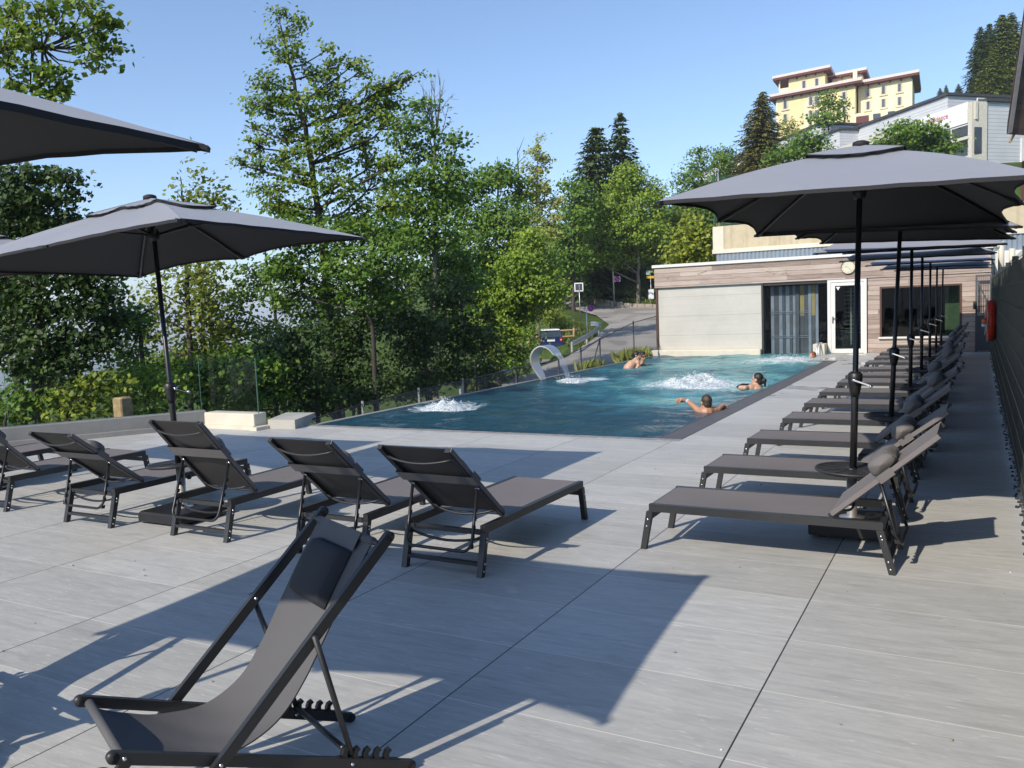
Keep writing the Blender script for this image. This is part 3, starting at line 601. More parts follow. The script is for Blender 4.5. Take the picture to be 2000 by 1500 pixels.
# wall clock
ck = thing('wall_clock', 'round cream clock hanging on the board fascia of the pool house', 'clock', (-3.227, BY-.03, 2.44))
b = MB(); b.lathe([(0.19, 0), (0.19, -.05), (0.182, -.055), (0.18, -.03), (0.0, -.03)], axis='y', n=36, cap=False); b.build('rim', MT['brown'], ck)
b = MB(); b.lathe([(0.0, -.032), (0.18, -.032)], axis='y', n=36, cap=False)
for i in range(12):
    a = i*math.pi/6; b.bar((.15*math.sin(a), -.0345, .15*math.cos(a)), (.168*math.sin(a), -.0345, .168*math.cos(a)), .012, .002, up=(0, 1, 0), mi=1)
b.build('dial', [plain('cream_dial', (0.60, 0.57, 0.44), .4), MT['frame']], ck)
b = MB(); hnd = plain('grey_hands', (0.35, 0.37, 0.33), .5)
b.bar((0, -.037, 0), (.105, -.037, -.115), .016, .003, up=(0, 1, 0)); b.bar((0, -.037, 0), (-.075, -.037, .02), .02, .003, up=(0, 1, 0)); b.build('hands', hnd, ck)

# ================================================================ UPPER CONCRETE BUILDING BEHIND
UY = 33.0
ub = thing('concrete_building', 'tan concrete building behind the pool house with a blue grey corrugated band', 'building', (-3, UY, 0))
zz = lambda px, py: float(atY(px, py, UY)[2])
xl = float(atY(1393, 490, UY)[0]); zt = zz(1393, 443); zw1 = zz(1393, 488); zw0 = zz(1394, 496)
b = MB(); b.box((xl, UY, zw1), (9, UY+6, zt)); part(b, 'upper_wall', MT['conctan'], ub)
b = MB(); b.box((xl, UY-.03, zw1-.001), (xl+.42, UY-.002, zt-.02)); b.box((xl-.02, UY-.08, zw0), (9, UY+.2, zw1-.002)); part(b, 'pale_band', MT['cream'], ub)
b = MB(); x = xl+.12
while x < 9: b.add([(x, UY, 2.5), (x+.05, UY-.03, 2.5), (x+.10, UY-.03, 2.5), (x+.15, UY, 2.5), (x, UY, zw0), (x+.05, UY-.03, zw0), (x+.10, UY-.03, zw0), (x+.15, UY, zw0)], [(0, 1, 5, 4), (1, 2, 6, 5), (2, 3, 7, 6)]); x += .15
part(b, 'corrugated_band', plain('blue_grey_cladding', (0.19, 0.235, 0.285), .45, var=.06), ub)
b = MB(); b.box((xl+.1, UY+.02, -1), (9, UY+5, 2.5)); b.box((.5, UY-.2, 1.0), (9, UY, zz(1960, 490)-.0)); part(b, 'lower_wall', MT['white'], ub)
gf = thing('net_fence', 'green mesh ball fence standing on the tan concrete wall', 'fence', (xl, UY+.1, zt))
gm = plain('green_painted_steel', (0.015, 0.085, 0.050), .5)
for i in range(5):
    b = MB(); b.tube([(.06+i*1.9, 0, -.9 if i == 0 else 0), (.06+i*1.9, 0, 2.0)], .035, 8)
    if i == 0: b.tube([(.22, 0, 0), (.22, 0, 2.05)], .03, 8, 1); b.tube([(.6, 0, 1.4), (1.65, -.05, -.75)], .03, 6)
    b.build('post', [gm, MT['steel']], gf)
def net_mat(name, col, cell, fill, rough=0.5):
    m, n, out = newmat(name); N = NT(n); tc = n.nodes.new('ShaderNodeTexCoord').outputs['Object']; x, y, z = N.sep(tc)
    h = N.math('ADD', N.math('ADD', x, y), 0.0)
    a = N.math('FRACT', N.math('DIVIDE', N.math('ADD', h, z), cell)); c = N.math('FRACT', N.math('DIVIDE', N.math('SUBTRACT', h, z), cell))
    on = N.math('MAXIMUM', N.math('LESS_THAN', a, fill), N.math('LESS_THAN', c, fill))
    p = N('BsdfPrincipled'); p.inputs['Base Color'].default_value = (*col, 1); p.inputs['Roughness'].default_value = rough; t = N('BsdfTransparent'); mx = N('MixShader')
    n.links.new(on, mx.inputs[0]); n.links.new(t.outputs[0], mx.inputs[1]); n.links.new(p.outputs[0], mx.inputs[2]); n.links.new(mx.outputs[0], out.inputs[0]); return m
b = MB(); b.quad((.06, 0, 0), (8, 0, 0), (8, 0, 1.9), (.06, 0, 1.9)); b.build('netting', net_mat('green_netting', (0.02, 0.10, 0.06), .06, .16), gf)
b = MB(); b.bbox((0, 0, 0), (.12, .12, .5), .01); o = b.build('cream_box', MT['cream']); o.location = (xl+.35, UY+.2, zt+.25); o.parent = None; tag(o, 'small cream box fixed behind the green mesh fence', 'box')
b = MB(); b.lathe([(0.16, -.3), (.16, 1.0), (.20, 1.0), (.20, 1.08), (0.1, 1.1)], n=10); b.tube([(-.05, 0, 1.1), (-.05, 0, 1.45)], .03, 6); b.tube([(.06, 0, 1.1), (.06, 0, 1.35)], .03, 6)
Pc = W(1397, 372, 60); o = b.build('chimney_pipe', MT['cream']); o.location = Pc-np.array([0, 0, 1.0]); tag(o, 'pale chimney pipe showing above the left tip of the nearest right parasol', 'chimney')
b = MB(); 
for dx in (0, .26): b.tube([(dx, 0, 2.84), (dx, 0, 3.9-dx*.8)], .075, 10); 
b.tube([(0, 0, 3.75), (-.2, -.1, 3.78)], .05, 8)
o = b.build('vent_pipes', MT['cream']); o.location = (.55, BY+1.2, -.95); tag(o, 'pair of pale vent pipes at the right end of the pool house roof', 'pipe')

# ================================================================ RIGHT-HAND FENCE
fx = .31
fe = thing('mesh_fence', 'tall black wire mesh fence lined with dark strips along the loungers', 'fence', (fx, 0, 0))
b = MB(); y = -4.0
while y < 25.3:
    b.box((0, y, .06), (.003, y+.19, 1.90)); y += .195
fab = plain('dark_privacy_strip', (0.005, 0.0065, 0.0065), .6, var=.4, vs=5)
b.build('privacy_strips', fab, fe)
b = MB(); y = -4.0
while y < 25.4: b.tube([(-.012, y, .05), (-.012, y, 1.95)], .0016, 4, smooth=False); y += .195
for k in range(10): b.tube([(-.018, -4, .06+k*.205), (-.018, 25.4, .06+k*.205)], .0030, 4, smooth=False)
b.build('wire_mesh', plain('dark_green_wire', (0.10, 0.11, 0.105), .35, metal=.3), fe)
for i in range(13):
    b = MB(); b.box((.01, -4+i*2.45-.03, 0), (.07, -4+i*2.45+.03, 2.0)); b.build('post', MT['plastic'], fe)
b = MB(); rng = random.Random(2)
for i in range(700):
    y = rng.uniform(1, 25); s = rng.uniform(.008, .018); b.sphere((fx+.01+rng.uniform(-.05, .05), y, s*.45), (s, s*1.2, s*.7), 5, 3)
tag(b.build('pebble_strip', plain('dark_pebbles', (0.022, 0.022, 0.023), .6, var=.5, vs=40)), kind='stuff')
gt = thing('metal_gate', 'grey metal gate with bars at the far end of the dark fence', 'gate', (-.06, BY-.25, 0))
b = MB(); b.box((0, 0, .02), (.05, .05, 2.05)); b.box((.33, 0, .02), (.38, .05, 2.05)); b.box((.05, 0, 2.0), (.33, .05, 2.05)); b.box((.05, .01, .05), (.33, .02, .98)); b.bar((.05, .025, 1.9), (.33, .025, 1.2), .03, .03)
for i in range(5): b.box((.08+i*.05, .02, 1.0), (.09+i*.05, .03, 2.0))
for k in range(4): b.box((.05, .02, 1.2+k*.2), (.33, .028, 1.207+k*.2))
b.build('frame', plain('grey_gate_paint', (0.075, 0.080, 0.09), .5), gt)
b = MB(); b.box((-.05, -.05, 1.15), (.02, 0.0, 1.35)); b.build('lock', MT['frame'], gt)
# lifebuoy
lb = thing('lifebuoy', 'red lifebuoy with white rope hanging on the dark fence', 'lifebuoy', (fx-.10, 17.6, 1.09))
b = MB(); R_, r_ = .30, .075
def tor(i, j):
    a = i*6.28319; c = j*6.28319; rr = R_+r_*math.cos(c)
    return (r_*1.05*math.sin(c), rr*math.cos(a), rr*math.sin(a))
b.grid(tor, 40, 14); b.build('ring', plain('lifebuoy_red', (0.75, 0.055, 0.025), .5), lb)
b = MB(); pts = []
for i in range(41):
    a = i/40*6.28319; k = .02*abs(math.sin(a*2)); pts.append((-.06-.01*math.sin(a*6), (R_+r_+.008+k)*math.cos(a), (R_+r_+.008+k)*math.sin(a)))
b.tube(pts, .008, 5); b.tube([(-.085, -.29, .22), (-.10, -.31, .16), (-.09, -.33, .0), (-.09, -.30, -.16), (-.1, -.27, -.24)], .009, 5); b.build('rope', MT['white'], lb)
b = MB(); b.lathe([(0.0, .0), (.05, .02), (.06, .06), (.05, .11), (.0, .13)], n=14, c=(-.09, -.33, -.06)); b.build('float_lamp', [plain('orange_float', (0.85, 0.11, 0.02), .35)], lb)
b = MB(); b.lathe([(.058, -.03), (.062, .02)], n=14, c=(-.09, -.33, -.06)); b.build('float_collar', MT['white'], lb)
# ================================================================ SUN LOUNGERS
def make_lounger(ang, name='sun_lounger'):
    root = thing(name, None, 'sun lounger'); Wd = .62; w = .042
    LX, ZT = (0.06, 1.485), .315
    b = MB()
    for y in (.021, Wd-.021): b.bar((LX[0]-.0, y, ZT-.027), (LX[1]+.02, y, ZT-.027), .038, .05)
    b.bar((LX[0]+.018, .04, ZT-.03), (LX[0]+.018, Wd-.04, ZT-.03), .036, .042)
    b.bar((LX[1]-.0, .04, ZT-.05), (LX[1]-.0, Wd-.04, ZT-.05), .03, .03)
    b.build('frame', MT['frame'], root)
    for sx in (0, 1):
        for y in (.021, Wd-.021):
            b = MB(); x0, x1 = ((0.012, .062) if sx == 0 else (1.555, 1.487))
            b.hexa([(x0-.019, y-.02, 0), (x0+.019, y-.02, 0), (x0+.019, y+.02, 0), (x0-.019, y+.02, 0), (x1-.021, y-.02, ZT-.053), (x1+.021, y-.02, ZT-.053), (x1+.021, y+.02, ZT-.053), (x1-.021, y+.02, ZT-.053)])
            oy = -.0225 if y < .3 else .0225
            for f in ((.80, .62) if sx == 0 else (.88, .80, .30, .13)):
                xx = x0+(x1-x0)*f; b.lathe([(.007, -.003), (.007, .003)], c=(xx, y+oy, f*ZT*.83), n=8, axis='y', mi=1)
            b.build('leg', [MT['frame'], MT['bolt']], root)
    b = MB(); b.bar((.048, .04, .215), (.048, Wd-.04, .215), .022, .035); b.build('crossbar', MT['frame'], root)
    b = MB(); b.bar((1.535, .04, .075), (1.535, Wd-.04, .075), .035, .022); b.build('crossbar', MT['frame'], root)
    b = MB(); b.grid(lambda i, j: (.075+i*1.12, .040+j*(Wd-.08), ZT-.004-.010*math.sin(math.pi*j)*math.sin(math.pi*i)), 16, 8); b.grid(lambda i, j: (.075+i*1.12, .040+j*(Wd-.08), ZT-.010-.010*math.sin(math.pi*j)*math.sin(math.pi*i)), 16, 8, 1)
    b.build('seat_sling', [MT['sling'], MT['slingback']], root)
    pv = np.array([1.215, 0, ZT+.012]); dr = np.array([math.cos(ang), 0, math.sin(ang)]); nr = np.array([-math.sin(ang), 0, math.cos(ang)]); L = .775
    Pt = lambda s, y, h=0.0: pv+dr*s+nr*h+np.array([0, y, 0])
    b = MB()
    for y in (.058, Wd-.058):
        b.bar(Pt(-.02, y), Pt(L, y), .034, .030, up=nr); b.lathe([(.009, -.02), (.009, .02)], c=tuple(Pt(0, y)), n=8, axis='y', mi=1)
    for s, sag in ((.06, .055), (L-.09, .045)):
        b.tube([Pt(s+.0*math.sin(t*3.1416), .06+t*(Wd-.12), -.008-sag*math.sin(t*math.pi)**.8) for t in np.linspace(0, 1, 9)], .008, 6)
    b.build('backrest_frame', [MT['frame'], MT['bolt']], root)
    b = MB()
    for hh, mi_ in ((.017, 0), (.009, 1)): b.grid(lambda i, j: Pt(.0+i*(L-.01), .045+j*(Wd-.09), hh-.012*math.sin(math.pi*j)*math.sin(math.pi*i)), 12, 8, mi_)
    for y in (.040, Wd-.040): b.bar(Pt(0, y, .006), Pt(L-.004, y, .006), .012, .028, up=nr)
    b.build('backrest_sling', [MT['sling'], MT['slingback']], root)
    # notched U shaped support
    b = MB(); h = Pt(.345, 0, -.014); lo = np.array([1.60, 0, .165])
    y0, y1 = .062, Wd-.062
    pts = [(h[0], y0, h[2])]; 
    for t in np.linspace(0, 1, 7):
        a = t*math.pi/2; pts.append((lo[0]-(1-math.sin(a))*.03, y0+.06*(1-math.cos(a)), lo[2]+.06*(1-math.sin(a))))
    pts += [(p[0], Wd-p[1], p[2]) for p in reversed(pts)]
    b.tube(pts, .0105, 8)
    dd = lo-h; dd = dd/np.linalg.norm(dd); nn = np.array([dd[2], 0, -dd[0]]); nn = nn if nn[0] < 0 else -nn
    for y in (y0, y1):
        for k in range(5):
            s = .10+k*.058; p = np.array([h[0], y, h[2]])+dd*s
            b.prism([p-np.array([0, .004, 0]), p+dd*.045-np.array([0, .004, 0]), p+dd*.040+nn*.030-np.array([0, .004, 0]), p+dd*.012+nn*.028-np.array([0, .004, 0]), p+dd*.020+nn*.010-np.array([0, .004, 0])], (0, .008, 0), 1)
    b.lathe([(.007, -.016), (.007, .016)], c=(h[0], y0, h[2]), n=8, axis='y', mi=2); b.lathe([(.007, -.016), (.007, .016)], c=(h[0], y1, h[2]), n=8, axis='y', mi=2)
    b.build('support_bracket', [MT['tubeblk'], MT['plastic'], MT['bolt']], root)
    b = MB(); b.tube([(1.49+.0*t, .03+t*(Wd-.06), .235-.045*math.sin(t*math.pi)**.8) for t in np.linspace(0, 1, 9)], .009, 6); b.build('stop_bar', MT['tubeblk'], root)
    return root, Pt, dr, nr
def add_pillow(root, Pt, s0=.50, seed=1):
    b = MB(); rg = np.random.RandomState(seed); Wd = .62; sc = []
    def fn(i, j):
        a = i*6.28319; y = .11+j*(Wd-.22); e = (max(0.0, 1-abs(2*j-1)**9))**.40
        k = 1+.07*math.sin(a*3+j*9+seed)+.05*math.sin(j*23+a)-.10*math.sin(math.pi*j)*math.cos(a*2)
        ca, sa = math.cos(a), math.sin(a); ca = math.copysign(abs(ca)**.75, ca); sa = math.copysign(abs(sa)**.75, sa); k += .035*math.sin(j*47+a*5)*math.sin(a*4+seed)
        return Pt(s0+.088*e*ca*k, y, .060+.050*e*sa*k)
    b.grid(fn, 22, 18); o = b.build('pillow', MT['pillow'], root, recalc=True)
    b = MB(); b.grid(lambda i, j: Pt(s0-.05+.1*j, -.0+.02+i*(Wd-.04), -.022), 4, 1)
    for y in (.02, Wd-.02): b.grid(lambda i, j: Pt(s0-.05+.1*j, y, -.022+i*.05), 2, 1)
    b.build('strap', MT['pillow'], o, recalc=False)
RY = [5.34, 6.73, 8.22, 9.70, 11.15, 12.5, 13.92, 15.15, 16.45, 18.1, 19.5, 20.9, 22.3, 23.7]
RA = [40.6, 37, 39, 41, 36, 39, 41, 38, 44, 40, 37, 42, 44, 43]
RL = ['grey sun lounger nearest the camera in the row along the dark fence', 'second sun lounger along the dark fence, its seat behind the nearest round table', 'third sun lounger along the dark fence, with a pale spot on its seat',
 'fourth sun lounger along the dark fence, beside the second parasol base', 'fifth sun lounger along the dark fence counted from the camera', 'sixth sun lounger along the dark fence counted from the camera', 'seventh sun lounger along the dark fence, beside the fourth parasol', 'eighth sun lounger along the dark fence counted from the camera',
 'ninth sun lounger along the dark fence, beside the fifth parasol', 'tenth sun lounger along the dark fence counted from the camera', 'eleventh sun lounger along the dark fence, near the sixth parasol', 'twelfth sun lounger along the dark fence counted from the camera', 'thirteenth sun lounger along the dark fence, last but one before the pool house', 'farthest sun lounger along the dark fence, under the pool house window']
rng = random.Random(4)
for i, (y, a, l) in enumerate(zip(RY, RA, RL)):
    r, Pt, dr_, nr_ = make_lounger(rad(a)); add_pillow(r, Pt, .44+rng.uniform(-.05, .12) if i else .40, i+1)
    r.location = (-1.985+(rng.uniform(-.03, .03) if i else 0), y-.01, 0); r.rotation_euler.z = rad(rng.uniform(-.8, .8)) if i else 0
    tag(r, l, group='sun loungers in a row along the dark fence')
LL = [(-9.66, 4.45, 38, 0, 'sun lounger farthest left, mostly hidden, beside the low grey wall', True), (-8.33, 4.42, 45, 0, 'sun lounger cut off by the left edge, its rail passing behind the next backrest', True), (-6.80, 4.37, 38, 0, 'sun lounger left of the left parasol pole, with a low set backrest', True),
      (-5.51, 4.40, 50, 0, 'sun lounger right of the left parasol pole, backrest set steepest', True), (-4.21, 4.38, 42, 0, 'sun lounger directly behind the deck chair headrest', True), (-3.27, 4.40, 41, -1.0, 'sun lounger seen from behind, the rightmost of the group facing the pool', True)]
for i, (x, y, a, rz, l, pl) in enumerate(LL):
    r, Pt, dr_, nr_ = make_lounger(rad(a)); add_pillow(r, Pt, .45, 30+i)
    # length axis points towards the camera (-Y): local x -> -Y, local y -> +X
    r.rotation_euler.z = rad(-90+rz); r.location = (x, y+1.565, 0); tag(r, l, group='sun loungers facing the pool')

# ================================================================ PARASOLS
HB, RIM, APX = 2.30, 2.235, 2.66
def make_parasol():
    root = thing('parasol', None, 'parasol')
    b = MB(); b.bbox((-.26, -.25, .02), (.26, .25, .10), .015); b.box((-.2, -.2, 0), (-.15, -.15, .02)); b.box((.15, -.2, 0), (.2, -.15, .02)); b.box((-.2, .15, 0), (-.15, .2, .02)); b.box((.15, .15, 0), (.2, .2, .02)); b.build('base_slab', MT['base'], root)
    b = MB(); b.lathe([(.085, .10), (.085, .106), (.034, .112), (.034, .425)], n=20); o = b.build('base_tube', MT['steel'], root)
    b = MB(); b.lathe([(.039, .425), (.039, .455)], n=16); b.build('collar', MT['plastic'], o)
    for zk in (.34, .19): b = MB(); b.lathe([(.007, .030), (.007, .072), (.022, .075), (.022, .095)], n=10, axis='x', c=(0, 0, zk)); b.build('clamp_knob', MT['plastic'], o)
    b = MB(); b.lathe([(.03, .455), (.235, .452), (.252, .462), (.254, .474), (.246, .480), (.238, .474), (.03, .474)], n=48)
    for k in range(12):
        a = k*math.pi/6+.1; b.bar((.05*math.cos(a), .05*math.sin(a), .4755), (.235*math.cos(a), .235*math.sin(a), .4755), .005, .003)
    b.build('round_table', MT['table'], root)
    b = MB(); b.lathe([(.024, .40), (.024, 1.02), (.019, 1.04), (.019, 2.60)], n=16); b.build('pole', MT['tubeblk'], root)
    b = MB(); b.lathe([(.026, .98), (.036, 1.02), (.048, 1.10), (.047, 1.14), (.030, 1.155)], n=18); o = b.build('crank_housing', MT['plastic'], root)
    b = MB(); b.lathe([(.015, .0), (.015, .03)], n=10, axis='y', c=(.0, -.075, 1.10)); b.bar((.0, -.07, 1.10), (.105, -.072, 1.065), .016, .010); b.sphere((.108, -.085, 1.063), (.012, .02, .012), 8, 6); b.build('crank_handle', MT['chrome'], o)
    A, Bq = .96, 1.43
    rim = [(-A, -Bq, 0), (A, -Bq, 0), (A, 0, .012), (A, Bq, 0), (-A, Bq, 0), (-A, 0, .012)]
    rim = [np.array([x, y, RIM+z]) for x, y, z in rim]
    ap = np.array([0, 0, APX])
    def panel(i, s0, s1, dz=0.0, nu=10, nv=10):
        p, q = rim[i], rim[(i+1) % 6]; b = MB()
        Ln = np.linalg.norm(q-p)
        def fn(u, v):
            s = s0+(s1-s0)*v; e = p+(q-p)*u
            mid = (p+q)/2; inw = -mid*np.array([1, 1, 0])/np.linalg.norm(mid[:2]); kf = .15 if i in (0, 3) else 1.0; sc = .075*kf*Ln*math.sin(math.pi*u)*s**3
            e = e+inw*sc+np.array([0, 0, .022*kf*Ln*math.sin(math.pi*u)*s**2])
            pt = ap+(e-ap)*s; pt[2] += .035*math.sin(math.pi*s)*(1-.45*math.sin(math.pi*u))-.010*math.sin(math.pi*u)*math.sin(math.pi*s)+.003*math.sin(u*31+i)*math.sin(s*7)+dz
            return pt
        return fn
    b = MB()
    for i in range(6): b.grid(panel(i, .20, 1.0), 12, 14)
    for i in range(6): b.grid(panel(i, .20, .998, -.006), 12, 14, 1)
    can = b.build('canopy', [MT['canopy'], MT['undershade']], root, recalc=False)
    b = MB()
    for i in range(6): b.grid(panel(i, .02, .30, .028), 10, 5)
    b.build('vent', MT['canopy'], can, recalc=False)
    b = MB()
    for i in range(6):
        f = panel(i, .295, .312, .024); b.grid(f, 10, 1)
    b.build('vent_hem', MT['trimdk'], can, recalc=False)
    b = MB()
    for i in range(6):
        f = panel(i, 1.0, 1.0, 0); P = [f(u, 1) for u in np.linspace(0, 1, 13)]
        for a, c in zip(P[:-1], P[1:]): b.quad(a, c, c-np.array([0, 0, .022]), a-np.array([0, 0, .022]))
        e = rim[i]; d = (e-ap); d = d/np.linalg.norm(d); b.bar(e-d*.10-np.array([0, 0, .014]), e+d*.012-np.array([0, 0, .012]), .05, .016)
    b.build('hem', MT['trimdk'], can, recalc=False)
    b = MB(); b.lathe([(.055, APX+.012), (.052, APX+.045), (.030, APX+.055), (.0, APX+.056)], n=16); b.build('finial_cap', MT['trimdk'], root)
    b = MB(); b.lathe([(.035, 2.33), (.045, 2.36), (.042, 2.42), (.026, 2.44), (.026, 2.54), (.045, 2.56), (.045, 2.60), (.02, 2.62)], n=14); b.build('hub', MT['plastic'], root)
    for i, e in enumerate(rim):
        b = MB(); pts = []
        for s in np.linspace(.06, .985, 9):
            pt = ap+(e-ap)*s; pt[2] += .035*math.sin(math.pi*s)-.024; pts.append(pt)
        b.tube(pts, .0115, 6); m = pts[3]; b.tube([np.array([0, 0, 2.385])+np.array([m[0], m[1], 0])*.04, m], .010, 6); b.build('rib', MT['tubeblk'], root)
    return root
par0 = make_parasol()
PSP = [(-.765, 6.26, 1.4, -.6, 1.5, 'nearest parasol of the row along the fence, its canopy filling the upper right'),
       (-.76, 9.1, 2.6, 1.2, -1, 'second parasol of the row along the fence, its pole leaning right'), (-.76, 12.04, .6, 2.2, 1, 'third parasol of the row along the fence counted from the camera'), (-.77, 14.72, .4, 2.4, -1.5, 'fourth parasol of the row along the fence counted from the camera'),
       (-.78, 17.56, .3, 2.2, 1, 'fifth parasol of the row along the fence counted from the camera'), (-.78, 20.3, .5, 2.5, 0, 'sixth parasol of the row along the fence, last but one'), (-.78, 23.0, 1.2, 2.0, 1, 'farthest parasol of the row along the fence, before the pool house window'),
       (-5.87, 4.83, -3.4, -.6, 90.5, 'parasol with a leaning pole standing among the loungers on the left'), (-3.61, .99, 0, 0, 94, 'parasol whose pointed canopy corner enters at the upper left'), (-9.05, 4.9, 0, 0, 91, 'parasol behind the left one, mostly out of frame at the left edge')]
for i, (x, y, lx, ly, rz, l) in enumerate(PSP):
    r = par0 if i == 0 else copy_tree(par0); r.location = (x, y, 0)
    r.rotation_euler = (0, 0, rad(rz)); tag(r, l, group='parasols along the fence' if i < 7 else 'parasols over the left loungers')
    tilt = Matrix.Rotation(rad(lx), 4, 'Y') @ Matrix.Rotation(rad(ly), 4, 'X')
    for ch in [o for o in COL.objects if o.parent == r]:
        if ch.name.split('.')[0] in ('base_slab', 'base_tube'): continue
        ch.matrix_local = Matrix.Rotation(-rad(rz), 4, 'Z') @ Matrix.Translation((0, 0, .1-(.028 if i < 7 else 0))) @ tilt @ Matrix.Translation((0, 0, -.1)) @ Matrix.Rotation(rad(rz), 4, 'Z')

# ================================================================ DECK CHAIRS
def make_deckchair(label, loc, back):
    ax = np.array([back[0], back[1], 0.0]); ax /= np.linalg.norm(ax)     # from front to back
    rz = math.atan2(ax[1], ax[0]); root = thing('deck_chair', label, 'deck chair', loc, rz)
    # local x: towards back (0 = rear end on the ground), y: left = +; width .48
    Hw = .24
    for sy in (1, -1):
        y = sy*Hw; b = MB(); b.bar((-1.03, y, .405), (.02, y, .022), .028, .05, up=(0, 1, 0)) if False else b.bar((-.985, y, .402), (-.01, y, .020), .022, .036)
        b.lathe([(.018, -.011), (.018, .011)], c=(-.985, y, .402), n=14, axis='y'); b.lathe([(.018, -.011), (.018, .011)], c=(-.01, y, .020), n=14, axis='y')
        for q in (-.24, -.955): b.lathe([(.006, -.013), (.006, .013)], c=(q-.0, y, .020+(-.01-q)*.392), n=8, axis='y', mi=1)
        b.build('base_rail', [MT['frame'], MT['bolt']], root)
    for sy in (1, -1):
        y = sy*(Hw+.026); b = MB(); b.bar((-.955, y, .030), (-.062, y, .882), .022, .036)
        b.lathe([(.018, -.011), (.018, .011)], c=(-.062, y, .882), n=14, axis='y'); b.lathe([(.006, -.014), (.006, .014)], c=(-.69, y, .283), n=8, axis='y', mi=1); b.lathe([(.006, -.014), (.006, .014)], c=(-.36, y, .598), n=8, axis='y', mi=1)
        b.build('back_rail', [MT['frame'], MT['bolt']], root)
    for sy in (1, -1):
        b = MB(); y = sy*(Hw-.012); b.tube([(-.365, y+sy*.060, .612), (-.235, y+sy*.010, .135)], .0105, 10); b.build('strut', MT['frame'], root)
    b = MB(); b.tube([(-.235, -Hw, .135), (-.235, Hw, .135)], .0105, 10); b.build('strut_bar', MT['frame'], root)
    for sy in (1, -1):                                                   # notched racks on the base rails
        b = MB(); y = sy*Hw
        for k in range(5):
            x = -.27+k*.040; z = .020+(-.01-x)*.392+.020
            b.prism([(x, y-.01, z-.012), (x+.012, y-.01, z-.012), (x+.013, y-.01, z+.018), (x+.024, y-.01, z+.026), (x+.018, y-.01, z+.036), (x+.002, y-.01, z+.030), (x-.006, y-.01, z+.012)], (0, .02, 0))
        b.bar((-.29, y, .020+(.28)*.392+.016), (-.06, y, .020+(.05)*.392+.016), .018, .014); b.build('notched_rack', MT['plastic'], root)
    b = MB(); b.tube([(-.960, -Hw, .392), (-.960, Hw, .392)], .010, 10); b.build('front_bar', MT['frame'], root)
    b = MB(); b.tube([(-.100, -Hw-.02, .862), (-.100, Hw+.02, .862)], .010, 10); b.build('top_bar', MT['frame'], root)
    b = MB(); b.tube([(-.935, -Hw-.09, .055), (-.935, Hw+.09, .055)], .009, 8); b.build('axle', MT['frame'], root)
    for sy in (1, -1):
        b = MB(); b.lathe([(.0, -.022), (.045, -.022), (.055, -.012), (.055, .012), (.045, .022), (0, .022)], c=(-.935, sy*(Hw+.075), .055), n=24, axis='y'); b.build('wheel', MT['plastic'], root)
    # cloth: hangs between the front bar and the top bar
    cp = [(-.965, .400), (-.940, .372), (-.86, .330), (-.76, .295), (-.65, .277), (-.545, .292), (-.45, .350), (-.375, .440), (-.30, .560), (-.20, .720), (-.100, .868)]
    def cs(t):
        f = t*(len(cp)-1); i = min(int(f), len(cp)-2); u = f-i; g = lambda k: np.array(cp[max(0, min(len(cp)-1, k))])
        p0, p1, p2, p3 = g(i-1), g(i), g(i+1), g(i+2)
        return .5*((2*p1)+(-p0+p2)*u+(2*p0-5*p1+4*p2-p3)*u*u+(-p0+3*p1-3*p2+p3)*u**3)
    b = MB()
    def cl(i, j):
        c = cs(j); y = (i-.5)*2; hw = .222-.022*math.sin(math.pi*j)**1.0; sag = -.022*(1-y*y)*math.sin(math.pi*j)+.0015*math.sin(j*40+y*6)*math.sin(math.pi*j)
        return (c[0]+sag*.4, y*hw, c[1]+sag)
    b.grid(cl, 16, 60); b.grid(lambda i, j: tuple(np.array(cl(i, j))+np.array([.003, 0, -.004])), 16, 60); b.tube([(-.960, -.22, .392), (-.960, .22, .392)], .015, 10); b.tube([(-.100, -.222, .862), (-.100, .222, .862)], .015, 10)
    clo = b.build('cloth', MT['slingdk'], root, recalc=False)
    b = MB()
    def pw(i, j):
        a, t = i*6.28319, j; c = cs(.80+.165*(.5-.5*math.cos(math.pi*0+0) if False else 0)+.145*0); return (0, 0, 0)
    # headrest cushion lying on the upper cloth
    c0, c1 = cs(.845), cs(.955); d = c1-c0; L = np.linalg.norm(d); d /= L; nrm = np.array([-d[1], d[0]])
    def cu(i, j, top):
        u, v = (i-.5)*2, (j-.5)*2; e = (1-abs(u)**4)*(1-abs(v)**4); e = max(e, 0)**.30
        h = (.006+.055*e) if top else -.004
        p = c0+d*(v*.5+.5)*L+nrm*h; return (p[0], u*.135, p[1])
    b.grid(lambda i, j: cu(i, j, 1), 24, 20); b.grid(lambda i, j: cu(i, j, 0), 6, 6); pil = b.build('pillow', MT['pillowdk'], root, recalc=True)
    b = MB(); c2 = cs(.955); c3 = cs(.998); b.quad((c2[0]-.008, -.15, c2[1]+.012), (c2[0]-.008, .15, c2[1]+.012), (c3[0]-.012, .16, c3[1]+.02), (c3[0]-.012, -.16, c3[1]+.02)); b.build('flap', MT['slingdk'], pil, recalc=False)
    return root
make_deckchair('dark folding deck chair with headrest cushion in the left foreground', (-2.011, 2.492, 0), (.410, .912))
make_deckchair('second dark deck chair, only a rail corner visible at the lower left edge', (-4.30, 2.04, 0), (-.79, .61))

